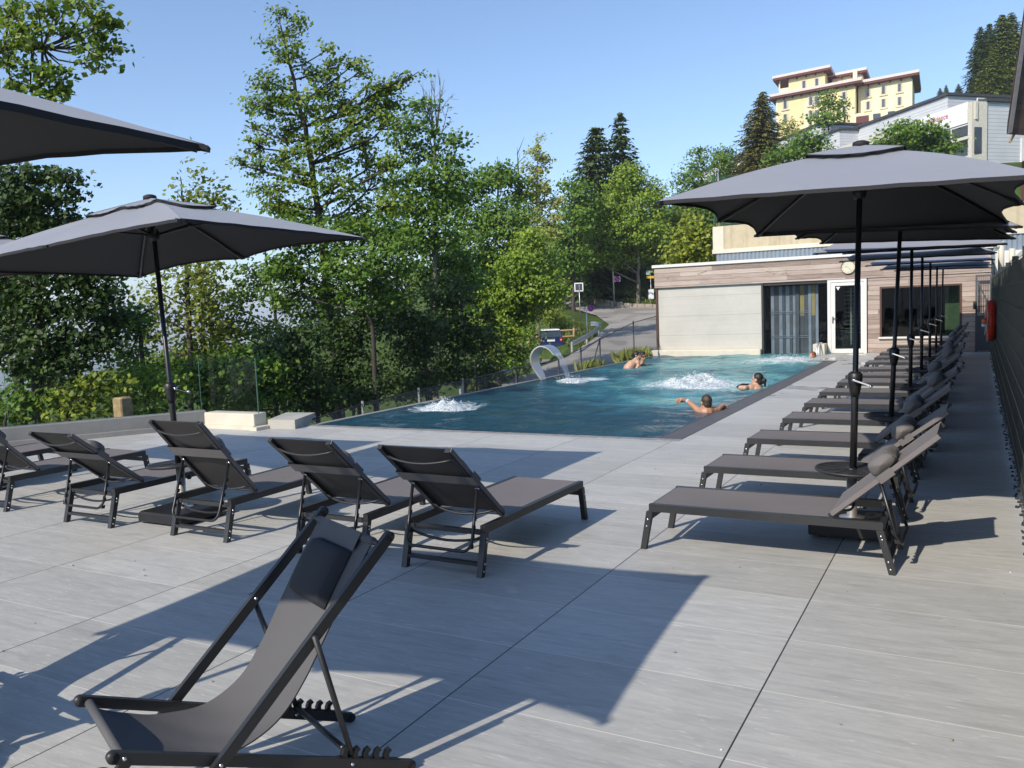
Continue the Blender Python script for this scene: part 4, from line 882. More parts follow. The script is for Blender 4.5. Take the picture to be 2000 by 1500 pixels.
# ================================================================ WATER SPOUT
sp_ = thing('water_spout', 'curved brushed steel swan neck spout pouring water into the pool', 'water spout', (-8.66, 17.35, 0))
prof = [(-.05, -.05), (-.09, .03), (-.21, .22), (-.285, .40), (-.27, .58), (-.17, .72), (-.02, .79), (.12, .765), (.235, .69), (.315, .585)]
wid = [.10, .13, .17, .20, .215, .22, .22, .215, .205, .20]
def spf(off):
    def fn(i, j):
        f = j*(len(prof)-1); k = min(int(f), len(prof)-2); u = f-k; g = lambda q: np.array(prof[max(0, min(len(prof)-1, q))]); gw = lambda q: wid[max(0, min(len(wid)-1, q))]
        p0, p1, p2, p3 = g(k-1), g(k), g(k+1), g(k+2); p = .5*((2*p1)+(-p0+p2)*u+(2*p0-5*p1+4*p2-p3)*u*u+(-p0+3*p1-3*p2+p3)*u**3)
        w = gw(k)*(1-u)+gw(k+1)*u; c = np.array([0.02, .38]); dv = (p-c); dv = dv/np.linalg.norm(dv); th = .055*(1-.72*j) if off else 0
        return (p[0]-dv[0]*th, (i-.5)*2*w, p[1]-dv[1]*th)
    return fn
b = MB(); b.grid(spf(0), 6, 50); b.grid(spf(1), 6, 50)
for e in (0, 1):
    f0, f1 = spf(0), spf(1); b.grid(lambda i, j: np.array(f0(e, j))*(1-i)+np.array(f1(e, j))*i, 1, 50)
b.quad(spf(0)(0, 1), spf(0)(1, 1), spf(1)(1, 1), spf(1)(0, 1))
b.build('spout_body', MT['steel'], sp_, recalc=False)
def fall_mat():
    m, n, out = newmat('falling_water'); N = NT(n); tc = n.nodes.new('ShaderNodeTexCoord').outputs['Object']
    a = N.noise(N.scale(tc, (1, 26, 2.2)), 1.6, 4, 0.6, .4); d = N('BsdfPrincipled'); d.inputs['Base Color'].default_value = (.80, .82, .82, 1); d.inputs['Roughness'].default_value = .15
    N.set(d.inputs['Normal'], N.bump(a, .6, .02)); t = N('BsdfTransparent'); mx = N('MixShader'); N.set(mx.inputs[0], N.ramp(a, [(.35, (.10, .10, .10)), (.68, (.85, .85, .85))])); n.links.new(t.outputs[0], mx.inputs[1]); n.links.new(d.outputs[0], mx.inputs[2]); n.links.new(mx.outputs[0], out.inputs[0]); return m
b = MB(); b.grid(lambda i, j: (.31+.36*j-.10*j*j, (i-.5)*.38*(1-.38*j)+.01*math.sin(j*9+i*5), .60-.28*j-.36*j*j+.01*math.sin(i*17)), 14, 22); wf = b.build('waterfall', fall_mat(), recalc=False); wf.location = sp_.location; tag(wf, 'clear sheet of water falling from the steel spout', 'waterfall')
foam((-8.02, 17.35, 0), .42, .30, .07, 7, 'splash_foam', 'low white splash where the spout water hits the pool')

# ================================================================ CHAIN LINK FENCE BESIDE THE POOL
cf = thing('chain_link_fence', 'low chain link fence with black posts rising along the road side of the pool', 'fence', (-9.17, 9.9, 0))
tl = [(9.9, .03), (11.37, .14), (13.04, .20), (14.6, .235), (16.88, .30), (19.13, .345), (20.5, .53), (21.8, .70), (24.45, 1.085), (26.6, 1.22)]
dkp = plain('black_fence_post', (.025, .025, .027), .45)
for y, z in tl[1:]:
    b = MB(); b.tube([(0, y-9.9, -1.4), (0, y-9.9, z+.05)], .022, 8); b.build('post', dkp if y > 16 else MT['concgrey'], cf)
b = MB(); b.tube([(0, y-9.9, z) for y, z in tl], .012, 6); b.tube([(0, 21.8-9.9, .70), (-.25, 21.4-9.9, -.5)], .016, 6); b.build('top_wire', dkp, cf)
b = MB()
for (y0, z0), (y1, z1) in zip(tl[:-1], tl[1:]): b.quad((0, y0-9.9, -1.2), (0, y1-9.9, -1.2), (0, y1-9.9, z1), (0, y0-9.9, z0))
b.build('mesh', net_mat('galvanised_chain_link', (.26, .26, .25), .055, .10), cf, recalc=False)

# ================================================================ ROADSIDE
gal = plain('galvanised_steel', (.52, .54, .55), .42, metal=.85, var=.12, vs=3)
def guardrail(label, pts):
    root = thing('guard_rail', label, 'guard rail', pts[0]); o0 = np.array(pts[0]); b = MB()
    for a, c in zip(pts[:-1], pts[1:]):
        a = np.array(a)-o0; c = np.array(c)-o0; d = c-a; d /= np.linalg.norm(d); sd = np.cross(d, (0, 0, 1.)); sd /= np.linalg.norm(sd)
        pr = [(0, .0), (.04, .05), (.04, .11), (0, .155), (.04, .20), (.04, .26), (0, .31)]
        for (x0, z0), (x1, z1) in zip(pr[:-1], pr[1:]):
            b.quad(a+sd*x0+np.array([0, 0, z0]), c+sd*x0+np.array([0, 0, z0]), c+sd*x1+np.array([0, 0, z1]), a+sd*x1+np.array([0, 0, z1]))
    b.build('beam', gal, root, recalc=False)
    for k, (a, c) in enumerate(zip(pts[:-1], pts[1:])):
        if k >= 3: continue
        L = np.linalg.norm(np.array(c)-np.array(a)); n_ = max(1, int(L/2.4))
        for i in range(n_+(1 if k == len(pts)-2 else 0)):
            p = np.array(a)+(np.array(c)-np.array(a))*i/n_-o0; b = MB(); b.box((p[0]-.05, p[1]-.04, p[2]-.9), (p[0]+.05, p[1]+.04, p[2]+.28)); b.build('post', gal, root)
gp = lambda px, py, t: tuple(W(px, py, t))
guardrail('near steel guard rail sloping up the road edge towards the spout', [gp(900, 772, 37), gp(930, 759, 38), gp(1042, 709, 41)])
guardrail('upper steel guard rail beside the blue car, curling at its far end', [gp(1117, 677, 47), gp(1146, 662, 50.5), gp(1170, 645, 54), gp(1173, 639, 55.5), gp(1162, 636, 56.5), gp(1153, 636, 57)])
def fence_pieces(label, posts, rails):
    root = thing('wooden_fence', label, 'fence', posts[0][0]); o0 = np.array(posts[0][0])
    for a, c in posts: b = MB(); b.tube([np.array(a)-o0, np.array(c)-o0], .07, 8); b.build('post', MT['logwood'], root)
    for a, c in rails: b = MB(); b.tube([np.array(a)-o0, np.array(c)-o0], .055, 8); b.build('rail', MT['logwood'], root)
fence_pieces('rough log fence descending left of the blue car', [(gp(1011, 706, 50), gp(1010, 662, 50)), (gp(1026, 706, 46), gp(1025, 668, 46)), (gp(1034, 690, 54), gp(1034, 647, 54)), (gp(1048, 685, 58), gp(1049, 640, 58))],
    [(gp(1009, 665, 50), gp(1048, 645, 58)), (gp(1009, 664, 50), gp(1046, 702, 44)), (gp(1010, 681, 50), gp(1046, 720, 44))])
fence_pieces('log fence with two rails to the right of the blue car', [(gp(1121, 672, 58), gp(1121, 640, 58))], [(gp(1088, 646, 59), gp(1127, 644, 58)), (gp(1096, 658, 59), gp(1122, 656, 58))])
def text_obj(s, size, mat, parent, loc, rot, name='lettering'):
    cu = bpy.data.curves.new(name, 'FONT'); cu.body = s; cu.size = size; cu.align_x = 'CENTER'; cu.align_y = 'CENTER'; cu.materials.append(mat); cu.extrude = .002
    o0 = bpy.data.objects.new(name, cu); COL.objects.link(o0); bpy.context.view_layer.update(); me = bpy.data.meshes.new_from_object(o0.evaluated_get(bpy.context.evaluated_depsgraph_get())); bpy.data.objects.remove(o0); me.materials.clear(); me.materials.append(mat); o = bpy.data.objects.new(name, me); COL.objects.link(o); o.parent = parent; o.location = loc; o.rotation_euler = rot; return o
FACE = YAW-rad(4)                                       # signs turned towards the pool
def sign_root(name, label, px, pb, pt, t, cat='road sign'):
    base = W(px[0], pb, t); top = W(px[1], pt, t); root = thing(name, label, cat, base, FACE); h = top[2]-base[2]
    b = MB(); b.tube([(0, 0, -.6), (0, 0, h)], .032, 8); b.build('post', gal, root); return root, h
red = plain('sign_red', (.55, .03, .05), .45); blue = plain('sign_blue', (.045, .03, .33), .45); signw = plain('sign_white', (.78, .78, .78), .45); signb = plain('sign_back_dark', (.055, .055, .075), .5); yel = plain('sign_yellow', (.72, .42, .03), .5)
r, h = sign_root('road_sign', 'square road sign seen from behind with dark back and white frame', (1133, 1128), 615, 556, 63)
b = MB(); b.bbox((-.36, -.03, h-.50), (.30, -.005, h+.14), .02); b.build('frame', signw, r); b = MB(); b.box((-.28, -.036, h-.42), (.22, -.031, h+.06)); b.build('plate', signb, r); b = MB(); b.box((-.02, -.06, h-.5), (.02, -.037, h+.02)); b.box((-.07, -.05, h-.12), (.07, -.037, h-.08)); b.build('bracket', gal, r)
def noparking(root, x, z, R):
    b = MB(); b.lathe([(R*.80, -.030), (R, -.030), (R, -.012), (0, -.012)], c=(x, 0, z), axis='y', n=32, cap=False); b.bar((x-R*.57, -.033, z+R*.57), (x+R*.57, -.033, z-R*.57), R*.22, .004, up=(0, 1, 0)); b.build('red_ring', red, root)
    b = MB(); b.lathe([(0, -.028), (R*.80, -.028)], c=(x, 0, z), axis='y', n=32, cap=False); b.build('blue_disc', blue, root)
r, h = sign_root('road_sign', 'round blue and red no parking sign at the road bend', (1147, 1145), 655, 600, 53); noparking(r, .27, h-.08, .20); b = MB(); b.box((-.05, -.03, h-.30), (.05, -.01, h+.04)); b.build('side_plate', signw, r)
lp = W(1200, 590, 73); ltop = W(1197, 430, 73); lamp = thing('lamp_post', 'tall thin grey lamp post rising from the grass bank with a no parking disc', 'lamp post', lp, FACE); hh = ltop[2]-lp[2]
b = MB(); b.tube([(0, 0, -.5), (-.05, 0, hh*.5), (-.12, 0, hh)], [.08, .06, .045], 10); b.build('pole', gal, lamp); b = MB(); b.bbox((-.55, -.1, hh-.02), (.02, .1, hh+.10), .02); b.build('lamp_head', gal, lamp)
b = MB(); z_ = W(1206, 545, 73)[2]-lp[2]; b.box((.02, -.012, z_-.22), (.56, -.004, z_+.22)); b.build('back_plate', signw, lamp); noparking(lamp, .29, z_, .24)
r, h = sign_root('signpost', 'slim signpost with a yellow hiking arrow beside the pool house', (1272, 1271), 592, 533, 73, 'signpost')
b = MB(); b.prism([(-.36, -.03, h-.46), (.32, -.03, h-.46), (.42, -.03, h-.36), (.32, -.03, h-.26), (-.36, -.03, h-.26)], (0, .02, 0)); b.build('arrow', yel, r); b = MB(); b.bbox((-.22, -.04, .35), (.24, -.015, 1.18), .01); b.build('notice_board', signw, r)
b = MB(); b.box((-.38, -.03, h-.16), (.02, -.01, h+.22)); b.build('stop_plate', plain('pale_green_plate', (.28, .40, .36), .5), r)

# ================================================================ CAR
def make_car(label, loc, rz):
    root = thing('hatchback_car', label, 'car', loc, rz)       # local: +y forward, rear at y=0, x across
    paint = plain('dark_blue_paint', (.008, .022, .10), .22, var=.05, coat=1.0); roofp = plain('white_roof_paint', (.75, .75, .73), .25, coat=.6); cg = plain('car_glass', (.035, .05, .055), .06, spec=.9); blk = MT['plastic']; rdl = plain('tail_light_red', (.45, .015, .03), .15, coat=1)
    ys = [0, .10, .5, 1.2, 2.6, 3.1, 3.55, 3.70]; hw = [.76, .82, .84, .84, .84, .83, .77, .64]; zb = [.34, .22, .2, .2, .2, .2, .22, .34]; zt = [.90, .95, .96, .96, .95, .90, .80, .66]
    b = MB(); ring = []
    for y, w, a, c in zip(ys, hw, zb, zt): ring.append([(-w*.92, y, a), (w*.92, y, a), (w, y, a+.18), (w*.985, y, (a+c)/2+.1), (w*.90, y, c), (-w*.90, y, c), (-w*.985, y, (a+c)/2+.1), (-w, y, a+.18)])
    vs = sum(ring, []); fs = [tuple(range(7, -1, -1)), tuple(range(56, 64))]
    for i in range(7):
        for k in range(8): fs.append((i*8+k, i*8+(k+1) % 8, i*8+8+(k+1) % 8, i*8+8+k))
    b.add(vs, fs); b.build('body', paint, root)
    b = MB(); b.hexa([(-.74, .06, .93), (.74, .06, .93), (.74, 2.75, .93), (-.74, 2.75, .93), (-.60, .22, 1.36), (.60, .22, 1.36), (.60, 2.15, 1.36), (-.60, 2.15, 1.36)]); b.build('windows', cg, root)
    for x in (-1, 1): b = MB(); b.bar((x*.745, .10, .93), (x*.61, .24, 1.36), .06, .07, up=(0, 1, 0)); b.bar((x*.745, 1.5, .93), (x*.607, 1.4, 1.36), .05, .03, up=(0, 1, 0)); b.build('pillar', paint, root)
    b = MB(); b.hexa([(-.63, .12, 1.355), (.63, .12, 1.355), (.61, 2.2, 1.355), (-.61, 2.2, 1.355), (-.56, .22, 1.43), (.56, .22, 1.43), (.54, 2.0, 1.44), (-.54, 2.0, 1.44)]); o = b.build('roof', roofp, root); b = MB(); b.tube([(0, .35, 1.43), (0, .20, 1.58)], .008, 5); b.build('aerial', blk, o)
    b = MB(); b.hexa([(-.80, -.06, .28), (.80, -.06, .28), (.83, .2, .28), (-.83, .2, .28), (-.80, -.04, .52), (.80, -.04, .52), (.84, .2, .52), (-.84, .2, .52)]); b.build('bumper', paint, root)
    for x in (-1, 1): b = MB(); b.bbox((x*.66-.085, -.012, .62), (x*.66+.085, .1, .88), .02); o = b.build('tail_light', rdl, root); b = MB(); b.box((x*.66-.04, -.018, .70), (x*.66+.04, -.013, .76)); b.build('reversing_lamp', signw, o)
    b = MB(); b.box((-.30, -.014, .80), (.30, .0, .835)); b.build('chrome_strip', MT['chrome'], root); b = MB(); b.box((-.25, -.016, .64), (.25, .0, .76)); b.build('number_plate', signw, root)
    b = MB(); b.bar((-.35, .075, .97), (.05, .10, 1.03), .015, .015); b.build('wiper', blk, root)
    for x in (-1, 1):
        for y in (.62, 3.05):
            b = MB(); b.lathe([(.0, -.09), (.24, -.09), (.30, -.07), (.30, .07), (.24, .09), (0, .09)], c=(x*.76, y, .30), n=20, axis='x'); o = b.build('wheel', MT['plastic'], root); b = MB(); b.lathe([(0, x*.092), (.2, x*.094)], c=(x*.76, y, .30), n=16, axis='x', cap=False); b.build('rim', MT['chrome'], o)
        b = MB(); b.sphere((x*.90, 2.15, 1.0), (.09, .07, .07), 8, 6); b.build('mirror', blk, root)
    return root
make_car('dark blue hatchback with a white roof parked by the log fence', tuple(W(1077, 686, 55.5)), YAW-rad(-2))
b = MB(); b.bbox((-.9, -2, .25), (.9, 2, .62), .12); b.bbox((-.9, -1.9, .62), (.9, 1.2, .95), .2)
# ================================================================ HILLSIDE BUILDINGS
def basis(dirv):                       # facade direction (u,t) -> world unit vectors along, inward normal
    d = RH*dirv[0]+FH*dirv[1]; d = d/np.linalg.norm(d); n = np.array([-d[1], d[0], 0.0]); 
    if n@FH < 0: n = -n
    return d, n
yel_w = concrete('warm_yellow_render', (0.72, 0.59, 0.32), (0.80, 0.67, 0.39)); yel_p = concrete('pale_yellow_render', (0.76, 0.68, 0.46), (0.82, 0.74, 0.52)); redroof = plain('dark_red_eaves', (.10, .016, .018), .6); whroof = plain('pale_pink_roof_edge', (.62, .54, .50), .6)
HD, HN = basis((-.785, .62)); HP = W(1785, 200, 160); HX = RH*.455+FH*.89
hotel = thing('hotel_building', 'tall yellow hotel with dark red eaves on the hill at the upper right', 'hotel', tuple(W(1650, 250, 165)))
S1 = lambda x, y: (1460+x/3.7037, 120+y/3.7037)
def hp(x, y, off=0.0): q = S1(x, y); return onpl(q[0], q[1], HP+HN*off, HN)
def block(name, mat, par, quad, depth, off=0.0, push=None):
    P = [hp(x, y, off) for x, y in quad]; b = MB(); b.prism(P, HN*depth)
    o = b.build(name, mat, par); o.location = -Vector(par.location); return o
def wall_rect(name, mat, par, xl_, xr_, ytl, ytr, ybl, depth, off=0.0):
    a, c = hp(xl_, ytl, off), hp(xr_, ytr, off); z1 = max(a[2], c[2]); a[2] = c[2] = z1; bt = hp(xl_, ybl, off)[2]
    b = MB(); b.prism([np.array([a[0], a[1], bt]), np.array([c[0], c[1], bt]), c, a], HX*depth); o = b.build(name, mat, par); o.location = -Vector(par.location); return o, (a, c, z1)
def eaves(par, a, c, z, depth, over=1.1, mat=None):
    d = (c-a); d[2] = 0; d = d/np.linalg.norm(d); b = MB()
    q = lambda p, e, k: np.array([p[0], p[1], 0])+d*e-HX*k
    A, B = a, c
    b.prism([q(A, -over, over)+np.array([0, 0, z+.02]), q(B, over, over)+np.array([0, 0, z+.02]), q(B, over, -depth-over)+np.array([0, 0, z+.02]), q(A, -over, -depth-over)+np.array([0, 0, z+.02])], (0, 0, .38))
    L = np.linalg.norm((B-A)[:2]); n_ = max(2, int(L/1.7))
    for i in range(n_+1):
        p = q(A, L*i/n_, 0); b.bar(p+np.array([0, 0, z-.22]), p-HN*.85+np.array([0, 0, z-.05]), .22, .26)
    o = b.build('eaves', redroof, par); o.location = -Vector(par.location)
    b = MB(); b.prism([q(A, -over-.1, over+.1)+np.array([0, 0, z+.41]), q(B, over+.1, over+.1)+np.array([0, 0, z+.41]), q(B, over+.1, -depth-over)+np.array([0, 0, z+.41]), q(A, -over-.1, -depth-over)+np.array([0, 0, z+.41])], (0, 0, .5))
    o = b.build('roof', whroof, par); o.location = -Vector(par.location)
o, (a, c, z) = wall_rect('right_wing_wall', yel_p, hotel, 800, 1192, 186, 112, 560, 14, 2.5); eaves(hotel, a, c, z, 14)
o, (a, c, z) = wall_rect('left_wing_wall', yel_w, hotel, 205, 780, 275, 205, 700, 14, 0.0); eaves(hotel, a, c, z, 14)
o, (a, c, z) = wall_rect('tower_wall', yel_w, hotel, 297, 560, 128, 92, 300, 10, 1.2); a2, c2 = hp(228, 140, 1.2), c; eaves(hotel, np.array([a2[0], a2[1], z]), c, z, 10)
o, (a, c, z) = wall_rect('rear_tower_wall', yel_p, hotel, 610, 830, 130, 92, 300, 8, 6.0); eaves(hotel, a, c, z, 8, .8)
b = MB(); p = hp(232, 215, 1.2); q = hp(297, 205, 1.2); b.bar(p+HN*0+np.array([0, 0, 0]), hp(232, 140, 1.2), .25, .25); b.bar(p, q, .15, .9); o = b.build('loggia', yel_p, hotel); o.location = -Vector(hotel.location)
o, (a, c, z) = wall_rect('chimney', yel_p, hotel, 762, 792, 62, 58, 200, 1.4, 3.0)
for xx in (385, 425, 640, 755): 
    b = MB(); p0, p1 = hp(xx, 300), hp(xx+12, 298); 
# pale pilasters and string courses
b = MB()
for xx in (207, 410, 745):
    p0 = hp(xx, 300); w_ = 28 if xx != 207 else 16; p1 = hp(xx+w_, 300); zt_ = hp(xx, 275)[2]-.6; zb_ = zt_-13; b.prism([np.array([p0[0], p0[1], zb_])-HN*.06, np.array([p1[0], p1[1], zb_])-HN*.06, np.array([p1[0], p1[1], zt_])-HN*.06, np.array([p0[0], p0[1], zt_])-HN*.06], HN*.05)
o = b.build('pilasters', yel_p, hotel); o.location = -Vector(hotel.location)
shut = plain('grey_white_shutter', (.40, .38, .38), .6); wfr = plain('pale_window_surround', (.62, .56, .40), .7)
def hwin(par, x0, y0, x1, y1, off):
    P = [hp(x0, y1, off), hp(x1, y1-6, off), hp(x1, y0-6, off), hp(x0, y0, off)]; zb_ = P[0][2]; zt_ = P[3][2]
    A, B = P[0], P[1]; d = B-A; d[2] = 0; L = np.linalg.norm(d); d /= L; pt = lambda e, z, k: np.array([A[0], A[1], z])+d*e-HN*k
    b = MB(); b.prism([pt(-.18, zb_-.12, .0), pt(L+.18, zb_-.12, .0), pt(L+.18, zt_+.15, .0), pt(-.18, zt_+.15, .0)], -HN*.06); b.prism([pt(-.35, zb_-.35, .0), pt(L+.35, zb_-.35, 0), pt(L+.35, zb_-.12, 0), pt(-.35, zb_-.12, 0)], -HN*.22)
    o = b.build('window', wfr, par); o.location = -Vector(par.location)
    b = MB(); b.prism([pt(.0, zb_, .062), pt(L, zb_, .062), pt(L, zt_, .062), pt(.0, zt_, .062)], -HN*.02); b.build('pane', MT['wdark'], o)
    b = MB()
    for e0, e1 in ((.0, .20), (.36, .64), (.80, 1.0)): b.prism([pt(L*e0, zb_, .083), pt(L*e1, zb_, .083), pt(L*e1, zt_, .083), pt(L*e0, zt_, .083)], -HN*.03) if e0 != .36 else b.prism([pt(L*.49, zb_, .083), pt(L*.51, zb_, .083), pt(L*.51, zt_, .083), pt(L*.49, zt_, .083)], -HN*.03)
    b.build('shutter', shut, o)
for x0, y0, x1, y1 in ((258, 285, 290, 345), (258, 385, 290, 445), (443, 260, 475, 318), (485, 253, 517, 313), (443, 360, 475, 420), (485, 355, 517, 413), (683, 225, 715, 280), (683, 330, 715, 387), (683, 430, 715, 485), (443, 460, 475, 520)): hwin(hotel, x0, y0, x1, y1, 0)
for x0, y0, x1, y1 in ((393, 143, 425, 200), (487, 127, 517, 185)): hwin(hotel, x0, y0, x1, y1, 1.2)
for x0, y0, x1, y1 in ((858, 197, 888, 255), (968, 180, 1000, 238), (1085, 163, 1115, 220), (858, 293, 888, 350), (968, 275, 1000, 333), (1085, 260, 1115, 318)): hwin(hotel, x0, y0, x1, y1, 2.5)
b = MB(); b.prism([hp(785, 448, -1), hp(875, 436, -1), hp(875, 388, -1), hp(785, 400, -1)], HN*2.0); o = b.build('red_entrance', redroof, hotel); o.location = -Vector(hotel.location)
b = MB(); b.prism([hp(908, 416, -1), hp(960, 408, -1), hp(960, 374, -1), hp(908, 380, -1)], HN*2.0); b.prism([hp(1015, 388, -1), hp(1066, 380, -1), hp(1066, 356, -1), hp(1015, 362, -1)], HN*2.0); o = b.build('dark_openings', MT['wdark'], hotel); o.location = -Vector(hotel.location)
b = MB(); b.prism([hp(775, 470, -.8), hp(1215, 400, -.8), hp(1215, 350, -.8), hp(775, 376, -.8)], HN*3.0); o = b.build('porch_wall', yel_p, hotel); o.location = -Vector(hotel.location)

# ---- grey clad residence stepping up the slope
def siding(name, c0, c1, h):
    m, n, out = newmat(name); N = NT(n); P = N.pos(); x, y, z = N.sep(P); fr = N.math('FRACT', N.math('DIVIDE', z, h)); nz = N.noise(P, .6, 4)
    c = N.mix(N.math('LESS_THAN', fr, .12), N.ramp(nz, [(.3, c0), (.7, c1)]), tuple(k*.62 for k in c0)); p = N('BsdfPrincipled'); N.set(p.inputs['Base Color'], c); p.inputs['Roughness'].default_value = .6; n.links.new(p.outputs[0], out.inputs[0]); return m
sidm = siding('pale_grey_siding', (.55, .575, .60), (.64, .665, .69), .34); sidc = plain('pale_cream_render', (.58, .56, .48), .7); rdark = plain('dark_roof_edge', (.06, .06, .065), .6)
BD, _ = basis((-.19, .98)); AD_ = RH*.955+FH*.296; AD_ /= np.linalg.norm(AD_)
def resblock(par, px, py, t, LB, LA, zlow, nm, mat=None, slope=0.0):
    K = W(px, py, t); base = np.array([K[0], K[1], zlow]); z1 = K[2]
    fp = [base, base+AD_*LA, base+AD_*LA+BD*LB, base+BD*LB]; b = MB(); zt_ = [z1, z1, z1+slope, z1+slope]
    b.hexa(fp+[np.array([p[0], p[1], q]) for p, q in zip(fp, zt_)]); o = b.build(nm, mat or sidm, par); o.location = -Vector(par.location)
    b = MB(); e = .25; r0 = [base-AD_*e-BD*e, base+AD_*(LA+e)-BD*e, base+AD_*(LA+e)+BD*(LB+e), base-AD_*e+BD*(LB+e)]
    b.hexa([np.array([p[0], p[1], q+.02]) for p, q in zip(r0, zt_)]+[np.array([p[0], p[1], q+.3]) for p, q in zip(r0, zt_)]); o = b.build('roof_edge', rdark, par); o.location = -Vector(par.location)
    return K
def face_rect(par, nm, mat, K, dvec, s0, s1, z0, z1, out, th=.08, lvl=None):
    nn = np.array([dvec[1], -dvec[0], 0]); nn = nn if nn@FH < 0 else -nn
    if abs(nn@FH) < .35: nn = nn if nn@RH < 0 else -nn
    b = MB(); A = np.array([K[0], K[1], 0])+dvec*s0+nn*out; B = np.array([K[0], K[1], 0])+dvec*s1+nn*out
    b.prism([A+np.array([0, 0, z0]), B+np.array([0, 0, z0]), B+np.array([0, 0, z1]), A+np.array([0, 0, z1])], nn*th); o = b.build(nm, mat, par); o.location = -Vector(par.location); return o
res = thing('residence_building', 'pale grey clad residence with stepped roofs and white balconies below the hotel', 'apartment building', tuple(W(1900, 300, 82)))
K1 = resblock(res, 1851, 187, 93, 62, 16, 2, 'upper_block')
K2 = resblock(res, 1928, 199, 80, 40, 14, 2, 'balcony_block')
K3 = resblock(res, 1604, 243, 116, 40, 9, 8, 'left_block')
K4 = resblock(res, 1640, 254, 108, 20, 9, 8, 'middle_block')
nB = -AD_
def prow(K, s0, s1, z0, z1, nm, mat, out=.05, th=.1): return face_rect(res, nm, mat, K, BD, s0, s1, K[2]+z0, K[2]+z1, out, th)
for s0, dz in ((14, -3.6), (21, -3.4), (4, -3.0), (30, -3.6)): 
    o = prow(K1, s0, s0+2.2, dz, dz+1.5, 'window', wfr, .02, .06); o2 = prow(K1, s0+.25, s0+1.95, dz+.15, dz+1.35, 'pane', MT['wdark'], .085, .02); o2.parent = o; o2.location = (0, 0, 0)
prow(K2, -.3, 40, -1.6, .0, 'parapet_band', sidc, 1.2, .25)
prow(K2, .6, 9.0, -1.75, .15, 'sign_banner', signw, 1.5, .06)
for lv in (-3.25, -6.15):
    prow(K2, .2, 9.5, lv, lv+.28, 'balcony_slab', sidc, .05, 1.7)
    o = prow(K2, .3, 9.4, lv+.35, lv+1.25, 'balcony_railing', plain('dark_balcony_glass', (.06, .065, .07), .2), 1.66, .03)
    q = prow(K2, .2, 9.5, lv+1.25, lv+1.36, 'rail_top', MT['white'], 1.62, .1); q.parent = o; q.location = (0, 0, 0)
    for s0 in (.2, 2.5, 4.8, 7.1, 9.4): q = prow(K2, s0, s0+.12, lv+.28, lv+1.3, 'rail_post', MT['white'], 1.64, .08); q.parent = o; q.location = (0, 0, 0)
    prow(K2, .8, 8.8, lv+.35, lv+1.55, 'recessed_wall', MT['darkwood'], .02, .03); prow(K2, 2.0, 4.0, lv+.4, lv+1.5, 'balcony_door', MT['wdark'], .06, .03)
prow(K2, 11, 20, -4.9, -2.2, 'recessed_wall', MT['darkwood'], .02, .03); prow(K2, 12, 15, -4.4, -2.6, 'white_awning', MT['white'], .4, .05)
prow(K2, 20, 39, -5.0, -2.2, 'recessed_wall', MT['darkwood'], .02, .03)
prow(K2, -.15, .35, -12, 0, 'corner_pillar', sidc, .1, 1.6)
def arow(K, s0, s1, z0, z1, nm, mat, out=.04, th=.08): return face_rect(res, nm, mat, K, AD_, s0, s1, K[2]+z0, K[2]+z1, out, th)
for z0 in (-3.9, -7.4): o = arow(K2, -1.5, -.2, z0-.8, z0+1.6, 'side_balcony_window', MT['wdark'], .04, .04); 
for s0 in (5.0, 8.2): o = arow(K2, s0, s0+1.6, -11.0, -9.3, 'window', wfr, .02, .06); q = arow(K2, s0+.2, s0+1.4, -10.85, -9.45, 'pane', MT['wdark'], .085, .02); q.parent = o; q.location = (0, 0, 0)
b = MB(); sgA = np.array([K2[0], K2[1], 0])+AD_*4.0-np.array([-AD_[1], AD_[0], 0])*.12
sg = [(0, -5.9), (3.6, -5.9), (3.6, -3.2), (2.9, -3.2), (2.6, -2.7), (2.1, -2.5), (1.6, -2.7), (1.3, -3.2), (0, -3.2)]
b.prism([sgA+AD_*x+np.array([0, 0, K2[2]+z]) for x, z in sg], np.array([-AD_[1], AD_[0], 0])*.1); o = b.build('sign_panel', signw, res); o.location = -Vector(res.location)
pinkr = plain('faded_red_lettering', (.50, .10, .13), .6); azA = math.atan2(AD_[1], AD_[0]); azB = math.atan2(-BD[1], -BD[0])
L0 = Vector(res.location)
def txt(s, size, P, az, mat): return text_obj(s, size, mat, res, Vector(tuple(P))-L0, (math.pi/2, 0, az))
nA = np.array([AD_[1], -AD_[0], 0])
txt('Résidence', .62, sgA+AD_*2.0+nA*.06+np.array([0, 0, K2[2]-4.4]), azA, pinkr); txt('des Chamois', .5, sgA+AD_*1.9+nA*.06+np.array([0, 0, K2[2]-5.35]), azA, pinkr)
b = MB(); 
for k in range(8): a = k*math.pi/4; cc = sgA+AD_*2.1+nA*.05+np.array([0, 0, K2[2]-3.25]); b.bar(cc+(AD_*math.cos(a)+np.array([0, 0, 1])*math.sin(a))*.22, cc+(AD_*math.cos(a)+np.array([0, 0, 1])*math.sin(a))*.45, .12, .03, up=nA)
o = b.build('sign_emblem', plain('sign_emblem_red', (.6, .07, .05), .6), res); o.location = -L0
Pb = np.array([K2[0], K2[1], K2[2]])-AD_*1.60+BD*4.8
txt('Résidence', .72, Pb+np.array([0, 0, -.55]), azB, pinkr); txt('des Chamois', .55, Pb+np.array([0, 0, -1.35]), azB, plain('grey_lettering', (.3, .27, .28), .6))
b = MB(); cp_ = np.array([K2[0], K2[1], K2[2]])+AD_*8.6+BD*3
for dx, hh_ in ((0, 5.6), (1.0, 4.4)): b.tube([cp_+AD_*dx, cp_+AD_*dx+np.array([0, 0, hh_])], .38, 12); b.lathe([(.42, hh_), (.3, hh_+.3), (0, hh_+.35)], c=tuple(cp_+AD_*dx), n=12)
o = b.build('steel_flue', MT['steel'], res); o.location = -L0
b = MB()
